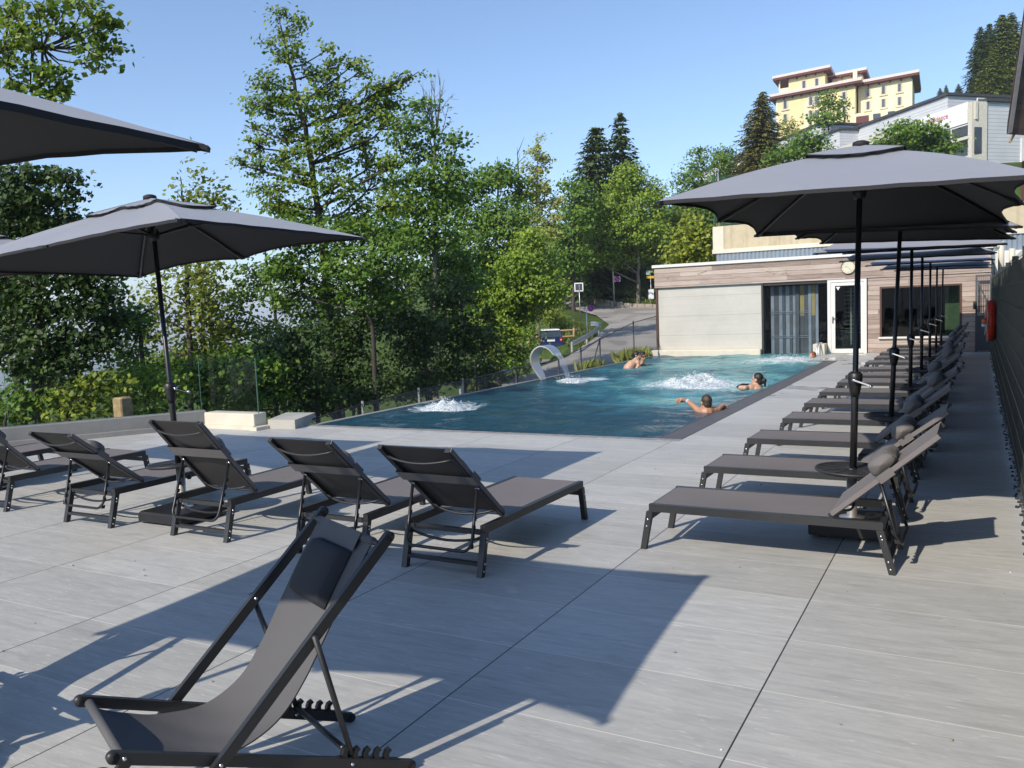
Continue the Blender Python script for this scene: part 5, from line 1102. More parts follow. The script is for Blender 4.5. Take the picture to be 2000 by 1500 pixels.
for s0 in (0, 3, 6): b.bar(cp_+AD_*(s0-7), cp_+AD_*(s0-7)+np.array([0, 0, 1.1]), .1, .1)
b.bar(cp_+AD_*-7+np.array([0, 0, 1.1]), cp_+AD_*0+np.array([0, 0, 1.1]), .1, .1); b.bar(cp_+AD_*-7+np.array([0, 0, .6]), cp_+AD_*0+np.array([0, 0, .6]), .1, .1); o = b.build('roof_railing', MT['white'], res); o.location = -L0
# ---- dark chalet at the right edge
ch = thing('chalet', 'dark timber chalet with a steep roof edge at the right border', 'chalet', tuple(W(1995, 330, 30)))
Lc = -Vector(ch.location)
t_ = 30; r0, r1 = W(2000, 28, t_), W(1966, 262, t_); dR = r1-r0
b = MB(); CD = RH*.92+FH*.40; b.prism([r0, r1, r1+np.array([0, 0, .38])+RH*.02, r0+np.array([0, 0, .38])+RH*.02], CD*9); o = b.build('roof', MT['darkwood'], ch); o.location = Lc
b = MB(); b.prism([r0-FH*.05+np.array([0, 0, .05]), r1-FH*.05+np.array([0, 0, .0])-dR*.0, r1-FH*.05+RH*.12+np.array([0, 0, .02]), r0-FH*.05+RH*.12+np.array([0, 0, .05])], -FH*.08); o = b.build('barge_board', plain('grey_barge_board', (.11, .11, .115), .6), ch); o.location = Lc
wb = W(1990, 345, t_+1.2); b = MB(); b.prism([np.array([wb[0], wb[1], -2]), np.array([wb[0], wb[1], -2])+RH*6, np.array([wb[0], wb[1], 9])+RH*6, np.array([wb[0], wb[1], 6.2])+RH*.1], CD*7); o = b.build('wall', plain('dark_red_boards', (.10, .035, .028), .7), ch); o.location = Lc
b = MB(); rg = random.Random(6)
for k in range(7):
    p = W(1985-k*2.2, 170+k*18, t_+.4); b.bar(p, p+RH*.6+np.array([0, 0, .45+.1*k]), .10, .06)
o = b.build('rafter_ends', MT['logwood'], ch); o.location = Lc

# ================================================================ VEGETATION
def leaf_mat(name, cols, transl=0.35, rough=0.5):
    m, n, out = newmat(name); N = NT(n); g = n.nodes.new('ShaderNodeNewGeometry'); rnd = g.outputs['Random Per Island']
    tc = N.pos(); nz = N.noise(tc, .55, 3)
    f = N.math('ADD', N.math('MULTIPLY', rnd, .62), N.math('MULTIPLY', nz, .38)); c = N.ramp(f, [(i/(len(cols)-1)*.8+.1, q) for i, q in enumerate(cols)])
    p = N('BsdfPrincipled'); N.set(p.inputs['Base Color'], c); p.inputs['Roughness'].default_value = rough; p.inputs['Specular IOR Level'].default_value = .35
    t = N('BsdfTranslucent'); N.set(t.inputs[0], N.mix(1.0, c, (1.0, 1.0, .55), 'MULTIPLY')); mx = N('MixShader'); mx.inputs[0].default_value = transl
    n.links.new(p.outputs[0], mx.inputs[1]); n.links.new(t.outputs[0], mx.inputs[2]); n.links.new(mx.outputs[0], out.inputs[0]); return m
LM = {
 'maple': leaf_mat('maple_leaves', [(0.059, 0.120, 0.013), (0.120, 0.211, 0.023), (0.190, 0.275, 0.033), (0.300, 0.338, 0.052)]),
 'mid': leaf_mat('broad_leaves', [(0.045, 0.112, 0.015), (0.093, 0.188, 0.024), (0.144, 0.254, 0.031), (0.227, 0.319, 0.041)]),
 'bright': leaf_mat('bright_leaves', [(0.099, 0.190, 0.020), (0.177, 0.288, 0.030), (0.257, 0.368, 0.041), (0.345, 0.422, 0.062)]),
 'dark': leaf_mat('dark_and_shade_toned_leaves', [(0.017, 0.042, 0.008), (0.030, 0.066, 0.011), (0.049, 0.093, 0.015), (0.074, 0.120, 0.019)], .18),  # on the left maples this darker colour stands in for shade
 'pale': leaf_mat('pale_leaves', [(0.154, 0.198, 0.041), (0.246, 0.290, 0.065), (0.339, 0.365, 0.095), (0.420, 0.423, 0.130)]),
 'yellow': leaf_mat('yellow_green_leaves', [(0.113, 0.182, 0.020), (0.208, 0.267, 0.029), (0.302, 0.353, 0.044), (0.397, 0.414, 0.066)]),
 'fir': leaf_mat('fir_needles', [(0.025, 0.056, 0.014), (0.045, 0.086, 0.020), (0.074, 0.116, 0.026), (0.113, 0.150, 0.035)], .12, .6),
 'spruce': leaf_mat('brownish_spruce_needles', [(0.074, 0.078, 0.017), (0.117, 0.117, 0.025), (0.160, 0.156, 0.035), (0.214, 0.186, 0.047)], .12, .6),
 'olive': leaf_mat('olive_conifer_needles', [(0.061, 0.094, 0.015), (0.103, 0.146, 0.021), (0.154, 0.198, 0.030), (0.216, 0.244, 0.041)], .15, .6),
 'larch': leaf_mat('larch_needles', [(0.113, 0.164, 0.024), (0.179, 0.233, 0.034), (0.246, 0.284, 0.049), (0.312, 0.328, 0.066)], .4, .6)}
BARK = concrete('grey_brown_bark', (.028, .022, .017), (.085, .070, .056)); BARKP = concrete('pale_bark', (.10, .088, .072), (.22, .19, .155)); 
def leafmesh(name, C, Nn, S, mat, parent, rs, aspect=.36, along=None):
    n = len(C)
    if along is None:
        a = rs.normal(size=(n, 3))
    else: a = along+rs.normal(size=(n, 3))*.25
    a -= Nn*(a*Nn).sum(1, keepdims=True); a /= np.linalg.norm(a, axis=1, keepdims=True)+1e-9; bb = np.cross(Nn, a); S = S[:, None]
    fold = Nn*S*.10*rs.uniform(.2, 1.6, (n, 1))
    V = np.stack([C-a*S*.5, C-bb*S*aspect+fold-a*S*.05, C+a*S*.5, C+bb*S*aspect+fold-a*S*.05], 1).reshape(-1, 3)
    me = bpy.data.meshes.new(name); me.vertices.add(4*n); me.vertices.foreach_set('co', V.astype(np.float32).ravel()); me.loops.add(4*n); me.loops.foreach_set('vertex_index', np.arange(4*n, dtype=np.int32)); me.polygons.add(n); me.polygons.foreach_set('loop_start', np.arange(0, 4*n, 4, dtype=np.int32)); me.polygons.foreach_set('loop_total', np.full(n, 4, np.int32)); me.update(calc_edges=True); me.materials.append(mat)
    o = bpy.data.objects.new(name, me); COL.objects.link(o); o.parent = parent; return o
def tree(name, label, cat, t, blobs, trunk, r0, leaf, mat, seed, cov=2.6, bark=None, group=None, depth=1.0, sub=None, twigs=True, limbs=True, ground=True, dshift=0.0, flat=.45, bare=None):
    rs = np.random.RandomState(seed); k = t/FPX
    tp = [W(px, py, t) for px, py in trunk]; base = tp[0].copy()
    if ground:
        u_, t2 = UT(base); zg = tz(u_, t2)-.25
        if base[2] > zg: base = np.array([base[0], base[1], zg]); tp = [base]+tp
    root = thing(name, label, cat, base, 0, group)
    tb = MB(); tp = [p-base for p in tp]; n_ = len(tp)
    # smooth trunk with small wander
    pts = []; 
    for i in range(n_-1):
        for s in np.linspace(0, 1, 5)[:-1]: pts.append(tp[i]*(1-s)+tp[i+1]*s+rs.normal(size=3)*r0*.12)
    pts.append(tp[-1]); Rr = [max(.012, r0*(1-.88*i/(len(pts)-1))) for i in range(len(pts))]; tb.tube(pts, Rr, 9)
    tp_all = np.array(pts); C, Nn, S, Al = [], [], [], []
    leafpx = leaf/k; cl = sub or max(leaf*3.0, .32)
    for bi, (px, py, rx, ry) in enumerate(blobs):
        dd = rs.uniform(-1, 1)*max(rx, ry)*k*1.1*depth+dshift; c = W(px, py, t+dd)-base; R = np.array([rx*k, ry*k]); rd = max(.3, min(rx, ry)*k*1.05)*max(depth, .6)
        nl = int(cov*math.pi*rx*ry/(aspect_area*leafpx*leafpx)); per = 26; ns = max(3, nl//per)
        dv = rs.normal(size=(ns, 3)); dv /= np.linalg.norm(dv, axis=1, keepdims=True); q = rs.uniform(.25, 1, (ns, 1))**.5
        sc = c+RH*(dv[:, :1]*q*R[0])+FH*(dv[:, 1:2]*q*rd)+np.array([0, 0, 1])*(dv[:, 2:3]*q*R[1])
        if limbs:
            j = np.argmin(np.linalg.norm(tp_all-(c-np.array([0, 0, .35*np.linalg.norm((c-tp_all.mean(0))[:2])+R[1]*.5])), axis=1)); j = min(j, len(pts)-2); p0 = tp_all[j]
            L = np.linalg.norm(c-p0)
            if L > .15:
                md = (p0+c)/2+np.array([0, 0, -.06*L])+rs.normal(size=3)*.05*L; rb = max(.012, min(Rr[j]*.55, .018*L+.01)); tb.tube([p0, (p0*.6+md*.4)*.5+md*.5, md*.4+c*.6+rs.normal(size=3)*.03*L, c], [rb, rb*.85, rb*.6, rb*.35], 6)
                if twigs:
                    for s in sc[:min(ns, 10)]:
                        m = (c+s)/2+rs.normal(size=3)*.06; tb.tube([c*.75+md*.25, m, s], [rb*.32+.004, rb*.22+.003, .003], 4)
        sg = rs.uniform(.55, 1.25, ns)
        for s, g in zip(sc, sg):
            m = max(4, int(per*g)); o_ = rs.normal(size=(m, 3))*np.array([cl*.55, cl*.55, cl*.55*flat])*g; out = (s-c); out = out/(np.linalg.norm(out)+1e-6)
            C.append(s+o_); nn = rs.normal(size=(m, 3))*.58+np.array([-.12, -.48, .72])+out*.45; Nn.append(nn/np.linalg.norm(nn, axis=1, keepdims=True)); S.append(leaf*rs.uniform(.6, 1.25, m))
    if bare:
        for a, c, rr in bare:
            pa, pc = W(*a, t)-base, W(*c, t)-base; m = (pa+pc)/2+rs.normal(size=3)*.03*np.linalg.norm(pc-pa); tb.tube([pa, m, pc], [rr, rr*.7, .006], 5)
            L = np.linalg.norm(pc-pa)
            for q in range(5):
                s = rs.uniform(.35, .95); p = pa*(1-s)+pc*s; d = (pc-pa)/L*rs.uniform(.1, .25)*L+rs.normal(size=3)*.10*L; tb.tube([p, p+d], [rr*.35, .004], 4)
    tb.build('trunk', bark or BARK, root, recalc=False)
    if C: leafmesh('crown', np.concatenate(C), np.concatenate(Nn), np.concatenate(S), LM[mat], root, rs)
    return root
aspect_area = .36/2.6
def conifer(name, label, t, top, basep, hw, mat, seed, group=None, dens=1.0, droop=.35, prof=.85, card=None, minz=0.0):
    rs = np.random.RandomState(seed); k = t/FPX; P1 = W(*top, t); P0 = W(*basep, t); u_, t2 = UT(P0); zg = tz(u_, t2)-.3; base = np.array([P0[0], P0[1], min(zg, P0[2])])
    root = thing(name, label, 'conifer', base, 0, group); Hh = P1[2]-P0[2]; lift = P0[2]-base[2]; Rm = hw*k
    ax0 = P0-base; ax1 = P1-base; tb = MB(); tb.tube([np.zeros(3), ax0*.5+ax1*.5*0+np.array([0, 0, 0])*0 if lift > .1 else ax0+np.array([0, 0, .01]), ax1], [Hh*.018+.03, Hh*.014+.02, .012], 8)
    cs = card or max(.28, Hh*.030); nlev = int(Hh/(cs*.75)*1.15); C, Nn, S, Al = [], [], [], []
    for i in range(nlev):
        f = (i+rs.uniform(0, .7))/nlev; z = f; r = Rm*((1-z)**prof)*rs.uniform(.72, 1.10)+cs*.25; nb = max(5, int((6+9*(1-z))*dens)); a0 = rs.uniform(0, 6.28); p = ax0*(1-z)+ax1*z
        for q in range(nb):
            a = a0+q*6.28/nb+rs.uniform(-.25, .25); rr = r*rs.uniform(.6, 1.12); d = RH*math.cos(a)+FH*math.sin(a); dz = -droop*rr*(.6+.6*(1-z))*rs.uniform(.6, 1.2)+rr*.10*z
            nc = max(3, int(rr/(cs*.30)))
            s = (np.arange(nc)+rs.uniform(.2, .9, nc))/nc; s = .12+.88*s
            b_ = p+np.outer(s*rr, d)+np.outer(s**1.5*dz, [0, 0, 1]); sd = np.cross(d, [0, 0, 1.]); lat = rs.uniform(-1, 1, nc)*(.10+.34*(1-s))*rr*.5
            C.append(b_+np.outer(lat, sd)+rs.normal(size=(nc, 3))*cs*.10); nn = np.tile([0, 0, 1.], (nc, 1))+np.outer(np.ones(nc), d)*.35+rs.normal(size=(nc, 3))*.38; Nn.append(nn/np.linalg.norm(nn, axis=1, keepdims=True)); al = np.tile(d*1.0+np.array([0, 0, dz/max(rr, .1)*.9]), (nc, 1))+np.outer(lat/max(rr, .1)*2.0, sd); Al.append(al); S.append(cs*rs.uniform(.7, 1.35, nc))
            if rs.uniform() < .3: tb.tube([p, p+d*rr*.9+np.array([0, 0, dz*.8])], [.02+.004*Hh*.3, .006], 4)
    tb.build('trunk', BARK, root, recalc=False); leafmesh('crown', np.concatenate(C), np.concatenate(Nn), np.concatenate(S), LM[mat], root, rs, .24, np.concatenate(Al)); return root
# ---- the tall maple left of centre
tree('maple_tree', 'tall broad maple with an open crown rising highest against the sky', 'tree', 22,
 [(545, 36, 18, 16), (583, 42, 14, 20), (552, 75, 16, 20), (575, 85, 18, 26), (535, 88, 15, 16), (560, 120, 26, 22), (520, 158, 28, 20), (548, 175, 34, 26), (598, 150, 22, 20), (647, 128, 24, 22), (690, 125, 24, 14), (705, 140, 16, 10), (640, 165, 36, 26), (600, 200, 40, 28), (500, 205, 26, 16), (525, 215, 32, 24), (655, 205, 40, 28), (745, 163, 28, 16), (806, 148, 22, 12), (780, 160, 22, 14), (722, 187, 28, 18), (765, 195, 36, 22), (730, 215, 34, 24), (700, 235, 34, 26), (760, 240, 30, 22), (655, 262, 44, 30), (560, 250, 44, 28), (600, 285, 44, 26), (720, 275, 34, 18), (500, 285, 30, 20), (535, 315, 42, 22), (465, 318, 14, 6), (505, 330, 28, 14), (580, 345, 40, 24), (655, 330, 46, 26), (730, 312, 44, 22), (775, 322, 34, 16), (520, 372, 34, 18), (560, 392, 46, 22), (650, 372, 50, 26), (725, 362, 48, 22), (600, 420, 60, 26), (690, 415, 56, 26), (760, 400, 50, 24), (530, 400, 30, 16), (490, 247, 8, 6), (640, 60+35, 3, 3)],
 [(655, 770), (650, 650), (632, 480), (618, 390), (604, 300), (585, 200), (562, 110), (548, 50)], .15, .115, 'maple', 1, cov=1.55, sub=.26)
tree('broadleaf_tree', 'leafy crown under the tall maple, over the pale trunk', 'tree', 20.8, [(560, 455, 60, 34), (650, 460, 60, 34), (740, 455, 60, 34), (600, 520, 60, 36), (690, 520, 62, 40), (770, 500, 50, 40), (545, 520, 30, 24), (560, 570, 40, 30), (640, 575, 50, 30), (730, 580, 60, 36)], [(735, 780), (728, 640), (690, 520), (660, 440)], .09, .115, 'mid', 2, cov=2.6)
tree('bare_topped_tree', 'tree with bare grey branch tips above sparse leaves right of the maple', 'tree', 28,
 [(805, 210, 22, 12), (835, 205, 14, 16), (800, 240, 28, 16), (838, 232, 16, 18), (790, 270, 34, 18), (840, 262, 18, 18), (880, 278, 26, 14), (895, 270, 12, 10), (820, 300, 40, 22), (870, 310, 34, 18), (850, 345, 52, 26), (800, 350, 44, 24), (890, 340, 20, 14), (840, 395, 60, 30), (790, 400, 50, 30), (880, 380, 26, 18), (850, 450, 56, 34), (800, 470, 50, 36)],
 [(850, 760), (850, 500), (848, 330), (853, 240)], .12, .15, 'mid', 3, cov=2.2, bark=BARKP,
 bare=[((853, 260), (860, 152), .035), ((853, 250), (846, 160), .025), ((850, 270), (838, 175), .022), ((853, 240), (868, 155), .018), ((856, 285), (876, 205), .022), ((860, 262), (882, 232), .015), ((846, 300), (826, 172), .022), ((858, 220), (884, 186), .012), ((850, 300), (842, 150), .02)])
tree('broadleaf_tree', 'dense rounded tree in front of dead grey spikes, middle of the wood', 'tree', 38, [(910, 375, 40, 28), (950, 350, 34, 24), (985, 345, 28, 26), (1010, 375, 26, 28), (930, 430, 56, 40), (990, 430, 48, 44), (910, 495, 50, 42), (975, 510, 56, 44), (920, 560, 60, 40), (985, 590, 56, 40), (930, 630, 60, 40)], [(950, 740), (950, 560), (955, 420)], .22, .17, 'mid', 4, cov=2.7,
 bare=[((972, 400), (972, 305), .05), ((968, 340), (955, 330), .02), ((1010, 400), (1010, 288), .06), ((1010, 330), (990, 318), .02), ((1010, 320), (1026, 305), .02)])
tree('birch_tree', 'narrow pale feathery tree standing up behind the bright green bush', 'tree', 50, [(1052, 278, 10, 12), (1046, 300, 20, 16), (1058, 320, 20, 18), (1040, 335, 24, 18), (1055, 355, 26, 18), (1035, 375, 26, 20), (1065, 385, 24, 18), (1090, 395, 16, 14), (1040, 410, 30, 22), (1070, 425, 28, 22), (1020, 440, 28, 26), (1055, 460, 36, 26), (1080, 455, 18, 20), (1030, 490, 30, 26)], [(1052, 640), (1050, 480), (1048, 380), (1050, 280)], .14, .19, 'pale', 5, cov=1.5, bark=BARKP, sub=.42)
tree('broadleaf_tree', 'bright green leafy tree beside the road bend, its skirt reaching the ground', 'tree', 36, [(1030, 475, 34, 30), (1010, 520, 46, 34), (1055, 520, 38, 34), (1035, 560, 56, 36), (1070, 575, 34, 30), (990, 575, 44, 36), (1000, 620, 46, 34), (1035, 600, 30, 26), (965, 640, 46, 34), (990, 655, 36, 24)], [(972, 700), (990, 600), (1025, 490)], .16, .15, 'bright', 6, cov=2.6)
conifer('fir_tree', 'left of the two dark firs standing close together, with a blunt top', 76, (1163, 246), (1160, 570), 74, 'fir', 7, dens=1.9, prof=.42)
conifer('fir_tree', 'right of the two dark firs, the taller one with a pointed tip', 79, (1212, 220), (1205, 560), 84, 'fir', 8, dens=1.6, prof=.66)
tree('broadleaf_tree', 'bluish green tree close against the left flank of the blunt topped fir', 'tree', 70, [(1118, 360, 18, 20), (1128, 385, 24, 24), (1112, 410, 26, 24), (1135, 430, 26, 26), (1108, 455, 26, 28), (1120, 500, 34, 30), (1090, 510, 26, 28)], [(1120, 575), (1120, 470), (1122, 380)], .2, .30, 'mid', 9, cov=2.4)
tree('broadleaf_tree', 'light green roadside tree with a bare straight trunk on the grass bank', 'tree', 73, [(1228, 335, 24, 20), (1245, 360, 34, 26), (1210, 370, 30, 26), (1195, 405, 34, 28), (1275, 375, 24, 22), (1255, 405, 44, 30), (1285, 410, 18, 22), (1200, 450, 40, 30), (1255, 450, 44, 30), (1165, 440, 24, 26), (1170, 480, 34, 30), (1225, 490, 44, 28), (1275, 480, 28, 28), (1195, 508, 36, 16), (1245, 505, 30, 14), (1150, 510, 22, 20)], [(1247, 583), (1247, 520), (1243, 440), (1235, 350)], .24, .25, 'bright', 10, cov=2.3, bark=BARKP)
for i, (bl, tt, mt, lb) in enumerate([([(1150, 530, 24, 20), (1130, 550, 18, 14), (1105, 550, 24, 24)], 96, 'dark', 'dark undergrowth bush below the two firs'),
    ([(1365, 300, 16, 12), (1362, 325, 20, 16), (1350, 355, 30, 22), (1340, 390, 30, 24), (1375, 375, 26, 24), (1330, 430, 34, 26), (1375, 425, 34, 28), (1320, 475, 36, 30), (1365, 475, 36, 30)], 90, 'mid', 'light crowned tree on the slope left of the brown spruce'),
    ([(1418, 300, 18, 16), (1408, 325, 26, 22), (1430, 340, 24, 22), (1405, 365, 30, 24), (1435, 385, 28, 26), (1395, 405, 30, 26)], 95, 'mid', 'broad tree directly left of the brown spruce, behind the chimney pipe'),
    ([(1310, 505, 30, 24), (1325, 455, 26, 22), (1290, 520, 20, 20), (1335, 425, 20, 18)], 74, 'yellow', 'yellowish bush on the slope beside the roadside tree')]):
    tree('shrub' if i in (0, 3) else 'broadleaf_tree', lb, 'shrub' if i in (0, 3) else 'tree', tt, bl, [(bl[-1][0], bl[-1][1]+60), (bl[-1][0], bl[-1][1]), (bl[0][0], bl[0][1]+10)], .16, .30, mt, 20+i, cov=2.4, twigs=False)
tree('ivy_bush', 'large leaved rounded bush climbing beside the tan concrete building', 'bush', 37, [(1352, 470, 36, 30), (1372, 450, 22, 24), (1335, 492, 28, 22), (1372, 490, 22, 26), (1350, 440, 18, 14), (1385, 470, 8, 26), (1330, 515, 22, 14), (1365, 515, 26, 14)], [(1350, 560), (1350, 480)], .1, .24, 'yellow', 30, cov=3.0, depth=.7)
conifer('spruce_tree', 'broad brownish spruce beside the yellow hotel', 86, (1490, 178), (1483, 352), 66, 'spruce', 31, dens=1.9, prof=.62, droop=.25)
tree('young_tree', 'slim leafy tree in front of the hotel facade', 'tree', 112, [(1620, 188, 14, 10), (1618, 205, 24, 16), (1640, 210, 14, 10), (1612, 228, 24, 14), (1635, 230, 14, 10), (1605, 242, 16, 8)], [(1618, 262), (1618, 215), (1620, 185)], .12, .42, 'mid', 32, cov=2.0)
tree('young_tree', 'bushy tree between the brown spruce and the left block of the residence', 'tree', 78, [(1580, 272, 26, 16), (1555, 292, 30, 18), (1600, 290, 22, 18), (1530, 305, 30, 16), (1575, 305, 36, 16), (1610, 305, 20, 14)], [(1575, 350), (1575, 300)], .12, .32, 'mid', 33, cov=2.4)
tree('young_tree', 'pale olive shrub tree at the left foot of the hotel', 'tree', 120, [(1545, 245, 14, 10), (1530, 255, 16, 10), (1552, 258, 10, 8)], [(1540, 285), (1540, 250)], .1, .40, 'pale', 34, cov=1.8)
tree('broadleaf_tree', 'wide leafy tree in front of the white residence, above the nearest right parasol', 'tree', 60, [(1770, 250, 26, 14), (1800, 255, 34, 18), (1750, 270, 34, 18), (1830, 275, 32, 18), (1785, 280, 50, 18), (1720, 285, 26, 12), (1740, 290, 40, 14), (1840, 295, 30, 14), (1800, 300, 50, 16)], [(1790, 345), (1790, 290)], .2, .27, 'mid', 35, cov=2.6)
for i, (tp, bs, hw, tt, mt, lb) in enumerate([((1915, 52), (1915, 205), 34, 130, 'fir', 'leftmost of the tall conifers at the upper right, with a thin forked top'), ((1932, 45), (1935, 205), 30, 138, 'fir', 'conifer second from the left in the upper right group'), ((1957, 28), (1957, 205), 48, 128, 'olive', 'largest olive green conifer of the upper right group'), ((1975, 24), (1980, 205), 44, 134, 'olive', 'conifer touching the chalet roof in the upper right group'),
     ((1941, 95), (1935, 215), 44, 122, 'olive', 'low full conifer in front of the upper right group'), ((1836, 172), (1836, 205), 9, 230, 'fir', 'tiny far conifer nearest the hotel on the skyline'), ((1848, 166), (1848, 205), 9, 232, 'fir', 'middle tiny far conifer on the skyline'), ((1872, 164), (1872, 210), 13, 225, 'fir', 'tiny far conifer beside the tall upper right group')]):
    conifer('conifer_tree', lb, tt, tp, bs, hw*1.25, mt, 40+i, group='conifers on the hill behind the residence', dens=1.9, prof=.6, droop=.45)
# ---- left side
tree('overhanging_tree', 'leafy boughs reaching into the upper left corner', 'tree', 12, [(20, 20, 40, 26), (70, 15, 44, 18), (130, 15, 40, 14), (165, 10, 30, 12), (60, 50, 40, 20), (110, 45, 32, 16), (190, 22, 22, 14), (222, 42, 16, 9), (190, 48, 20, 10), (20, 70, 34, 24), (75, 85, 36, 16), (140, 75, 28, 12), (205, 75, 16, 9), (213, 95, 8, 7), (180, 100, 18, 8), (175, 122, 14, 6), (20, 115, 34, 22), (60, 130, 30, 18), (20, 160, 34, 20), (85, 150, 26, 14), (110, 165, 20, 12), (60, 180, 36, 14), (125, 185, 16, 10), (130, 148, 12, 6), (105, 200, 24, 8)],
 [(-260, 620), (-230, 380), (-150, 220), (-70, 120), (30, 90), (100, 95)], .17, .105, 'maple', 50, cov=1.7, sub=.20)
tree('shade_toned_maple_tree', 'dark shaded maple standing left behind the left parasol', 'tree', 15.5, [(30, 345, 44, 22), (75, 340, 44, 20), (115, 350, 36, 14), (140, 365, 18, 8), (40, 385, 56, 26), (110, 385, 44, 18), (30, 430, 50, 30), (100, 430, 50, 24), (140, 440, 20, 12), (30, 480, 50, 30), (90, 480, 50, 30), (40, 540, 56, 34), (120, 540, 56, 34), (190, 555, 40, 26), (215, 580, 26, 20), (60, 600, 60, 34), (150, 605, 56, 30), (215, 620, 36, 22), (30, 660, 50, 30), (110, 665, 56, 30), (190, 665, 40, 26), (235, 650, 20, 16), (60, 710, 50, 24), (150, 705, 50, 22)],
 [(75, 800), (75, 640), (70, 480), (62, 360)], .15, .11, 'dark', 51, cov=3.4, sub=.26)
tree('shade_toned_maple_tree', 'dark maple at the left edge, trunk beside the other shaded maple', 'tree', 17, [(-20, 560, 50, 40), (10, 620, 40, 40), (-30, 680, 50, 40), (-10, 400, 40, 60), (-30, 480, 40, 50)], [(40, 800), (38, 640), (10, 480), (-10, 380)], .13, .13, 'dark', 52, cov=3.4, sub=.26)
tree('larch_tree', 'wispy larch with a snapped bare top behind the left parasol', 'tree', 24, [(345, 375, 12, 10), (385, 360, 8, 12), (392, 380, 20, 12), (380, 400, 12, 10), (428, 380, 10, 12), (440, 400, 10, 8), (420, 395, 10, 10), (345, 505, 22, 14), (380, 510, 24, 12), (420, 515, 22, 12), (330, 535, 26, 14), (385, 540, 26, 18), (430, 550, 20, 18), (300, 560, 26, 16), (350, 575, 30, 20), (405, 590, 30, 22), (290, 600, 26, 22), (340, 625, 32, 24), (410, 635, 34, 26), (300, 660, 36, 26), (380, 680, 44, 26)], [(372, 790), (368, 600), (362, 480), (358, 400), (352, 345)], .11, .16, 'larch', 53, cov=1.7, sub=.42, flat=1.5)
tree('larch_tree', 'second slender larch, right beside the snapped one', 'tree', 25.5, [(395, 470, 18, 12), (405, 520, 22, 20), (390, 560, 24, 24), (420, 600, 26, 24), (400, 650, 30, 28), (440, 660, 24, 24)], [(402, 790), (396, 620), (388, 500), (392, 450)], .10, .16, 'larch', 54, cov=1.8, sub=.42, flat=1.4)
tree('thin_tree', 'thin leaning sapling between the larches and the maple', 'tree', 26, [(510, 535, 36, 16), (480, 525, 18, 12), (545, 515, 22, 14), (490, 575, 32, 20), (530, 560, 26, 16), (465, 600, 26, 20), (450, 640, 36, 24), (500, 640, 34, 20), (560, 600, 24, 22), (475, 555, 16, 12)], [(550, 760), (545, 670), (533, 590), (520, 500), (512, 430)], .09, .15, 'mid', 55, cov=1.7)
sh = [([(30, 770, 44, 30), (80, 790, 50, 26), (10, 820, 40, 24)], 15.5, 'mid', 'shrub at the left edge behind the glass balustrade'), ([(150, 770, 50, 28), (200, 750, 44, 30), (130, 805, 50, 20)], 15, 'yellow', 'sunlit shrub behind the glass, left of the timber post'), ([(280, 745, 50, 34), (330, 760, 44, 34), (240, 790, 44, 24), (300, 800, 40, 20)], 16, 'bright', 'bright shrub behind the glass above the timber post'),
      ([(380, 735, 46, 34), (430, 720, 44, 34), (400, 780, 46, 26)], 17, 'mid', 'shrub behind the seam of the glass balustrade'), ([(470, 745, 46, 36), (520, 720, 44, 36), (480, 790, 44, 22), (540, 770, 36, 30)], 18, 'mid', 'shrub behind the right end of the glass balustrade'),
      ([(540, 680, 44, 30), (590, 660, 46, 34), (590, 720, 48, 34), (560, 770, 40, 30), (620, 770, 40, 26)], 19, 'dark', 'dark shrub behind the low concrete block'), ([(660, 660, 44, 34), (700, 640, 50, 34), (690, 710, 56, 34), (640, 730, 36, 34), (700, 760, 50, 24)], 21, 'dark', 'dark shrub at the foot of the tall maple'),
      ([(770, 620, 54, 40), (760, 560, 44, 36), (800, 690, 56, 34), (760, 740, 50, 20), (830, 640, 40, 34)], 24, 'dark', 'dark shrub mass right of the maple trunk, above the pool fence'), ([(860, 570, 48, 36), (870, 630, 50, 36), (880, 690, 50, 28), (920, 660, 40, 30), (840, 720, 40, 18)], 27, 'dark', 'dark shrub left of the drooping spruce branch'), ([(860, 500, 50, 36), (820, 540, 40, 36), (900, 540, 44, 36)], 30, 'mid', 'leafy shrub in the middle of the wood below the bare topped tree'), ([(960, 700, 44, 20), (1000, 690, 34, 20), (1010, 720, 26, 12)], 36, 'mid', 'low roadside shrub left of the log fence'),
      ([(1036, 655, 14, 26), (1030, 690, 16, 20)], 45, 'mid', 'narrow shrub at the left flank of the blue car'), ([(1085, 628, 20, 14), (1100, 645, 14, 10), (1075, 615, 18, 16)], 62, 'yellow', 'small bush behind the blue car'), ([(250, 690, 40, 26), (240, 620, 36, 34), (275, 640, 26, 30)], 19, 'mid', 'shrub between the dark maple and the larch')]
sh += [([(440, 690, 36, 26), (490, 700, 36, 26)], 27, 'mid', 'shrub on the slope behind the sapling'), ([(70, 730, 44, 24), (110, 745, 40, 22)], 19, 'dark', 'dark shrub at the foot of the shaded maples'), ([(540, 650, 30, 26), (510, 680, 30, 22)], 28, 'mid', 'shrub on the slope at the foot of the thin sapling'), ([(350, 700, 40, 28), (300, 720, 40, 24)], 28, 'mid', 'shrub at the feet of the two larches'), ([(620, 620, 40, 30), (660, 600, 40, 34)], 27, 'mid', 'leafy shrub behind the foot of the tall maple')]
for i, (bl, tt, mt, lb) in enumerate(sh):
    tree('shrub', lb, 'shrub', tt, bl, [(bl[-1][0], bl[-1][1]+30), (bl[-1][0], bl[-1][1]), (bl[0][0], bl[0][1]+8)], .07, .115 if tt < 25 else .16, mt, 60+i, cov=2.5, twigs=False, group='shrubs below the terrace')
conifer('young_spruce', 'young spruce with drooping yellow green branches beside the pool fence', 31, (955, 600), (945, 760), 56, 'olive', 80, dens=1.3, prof=.6, droop=.5, card=.30)
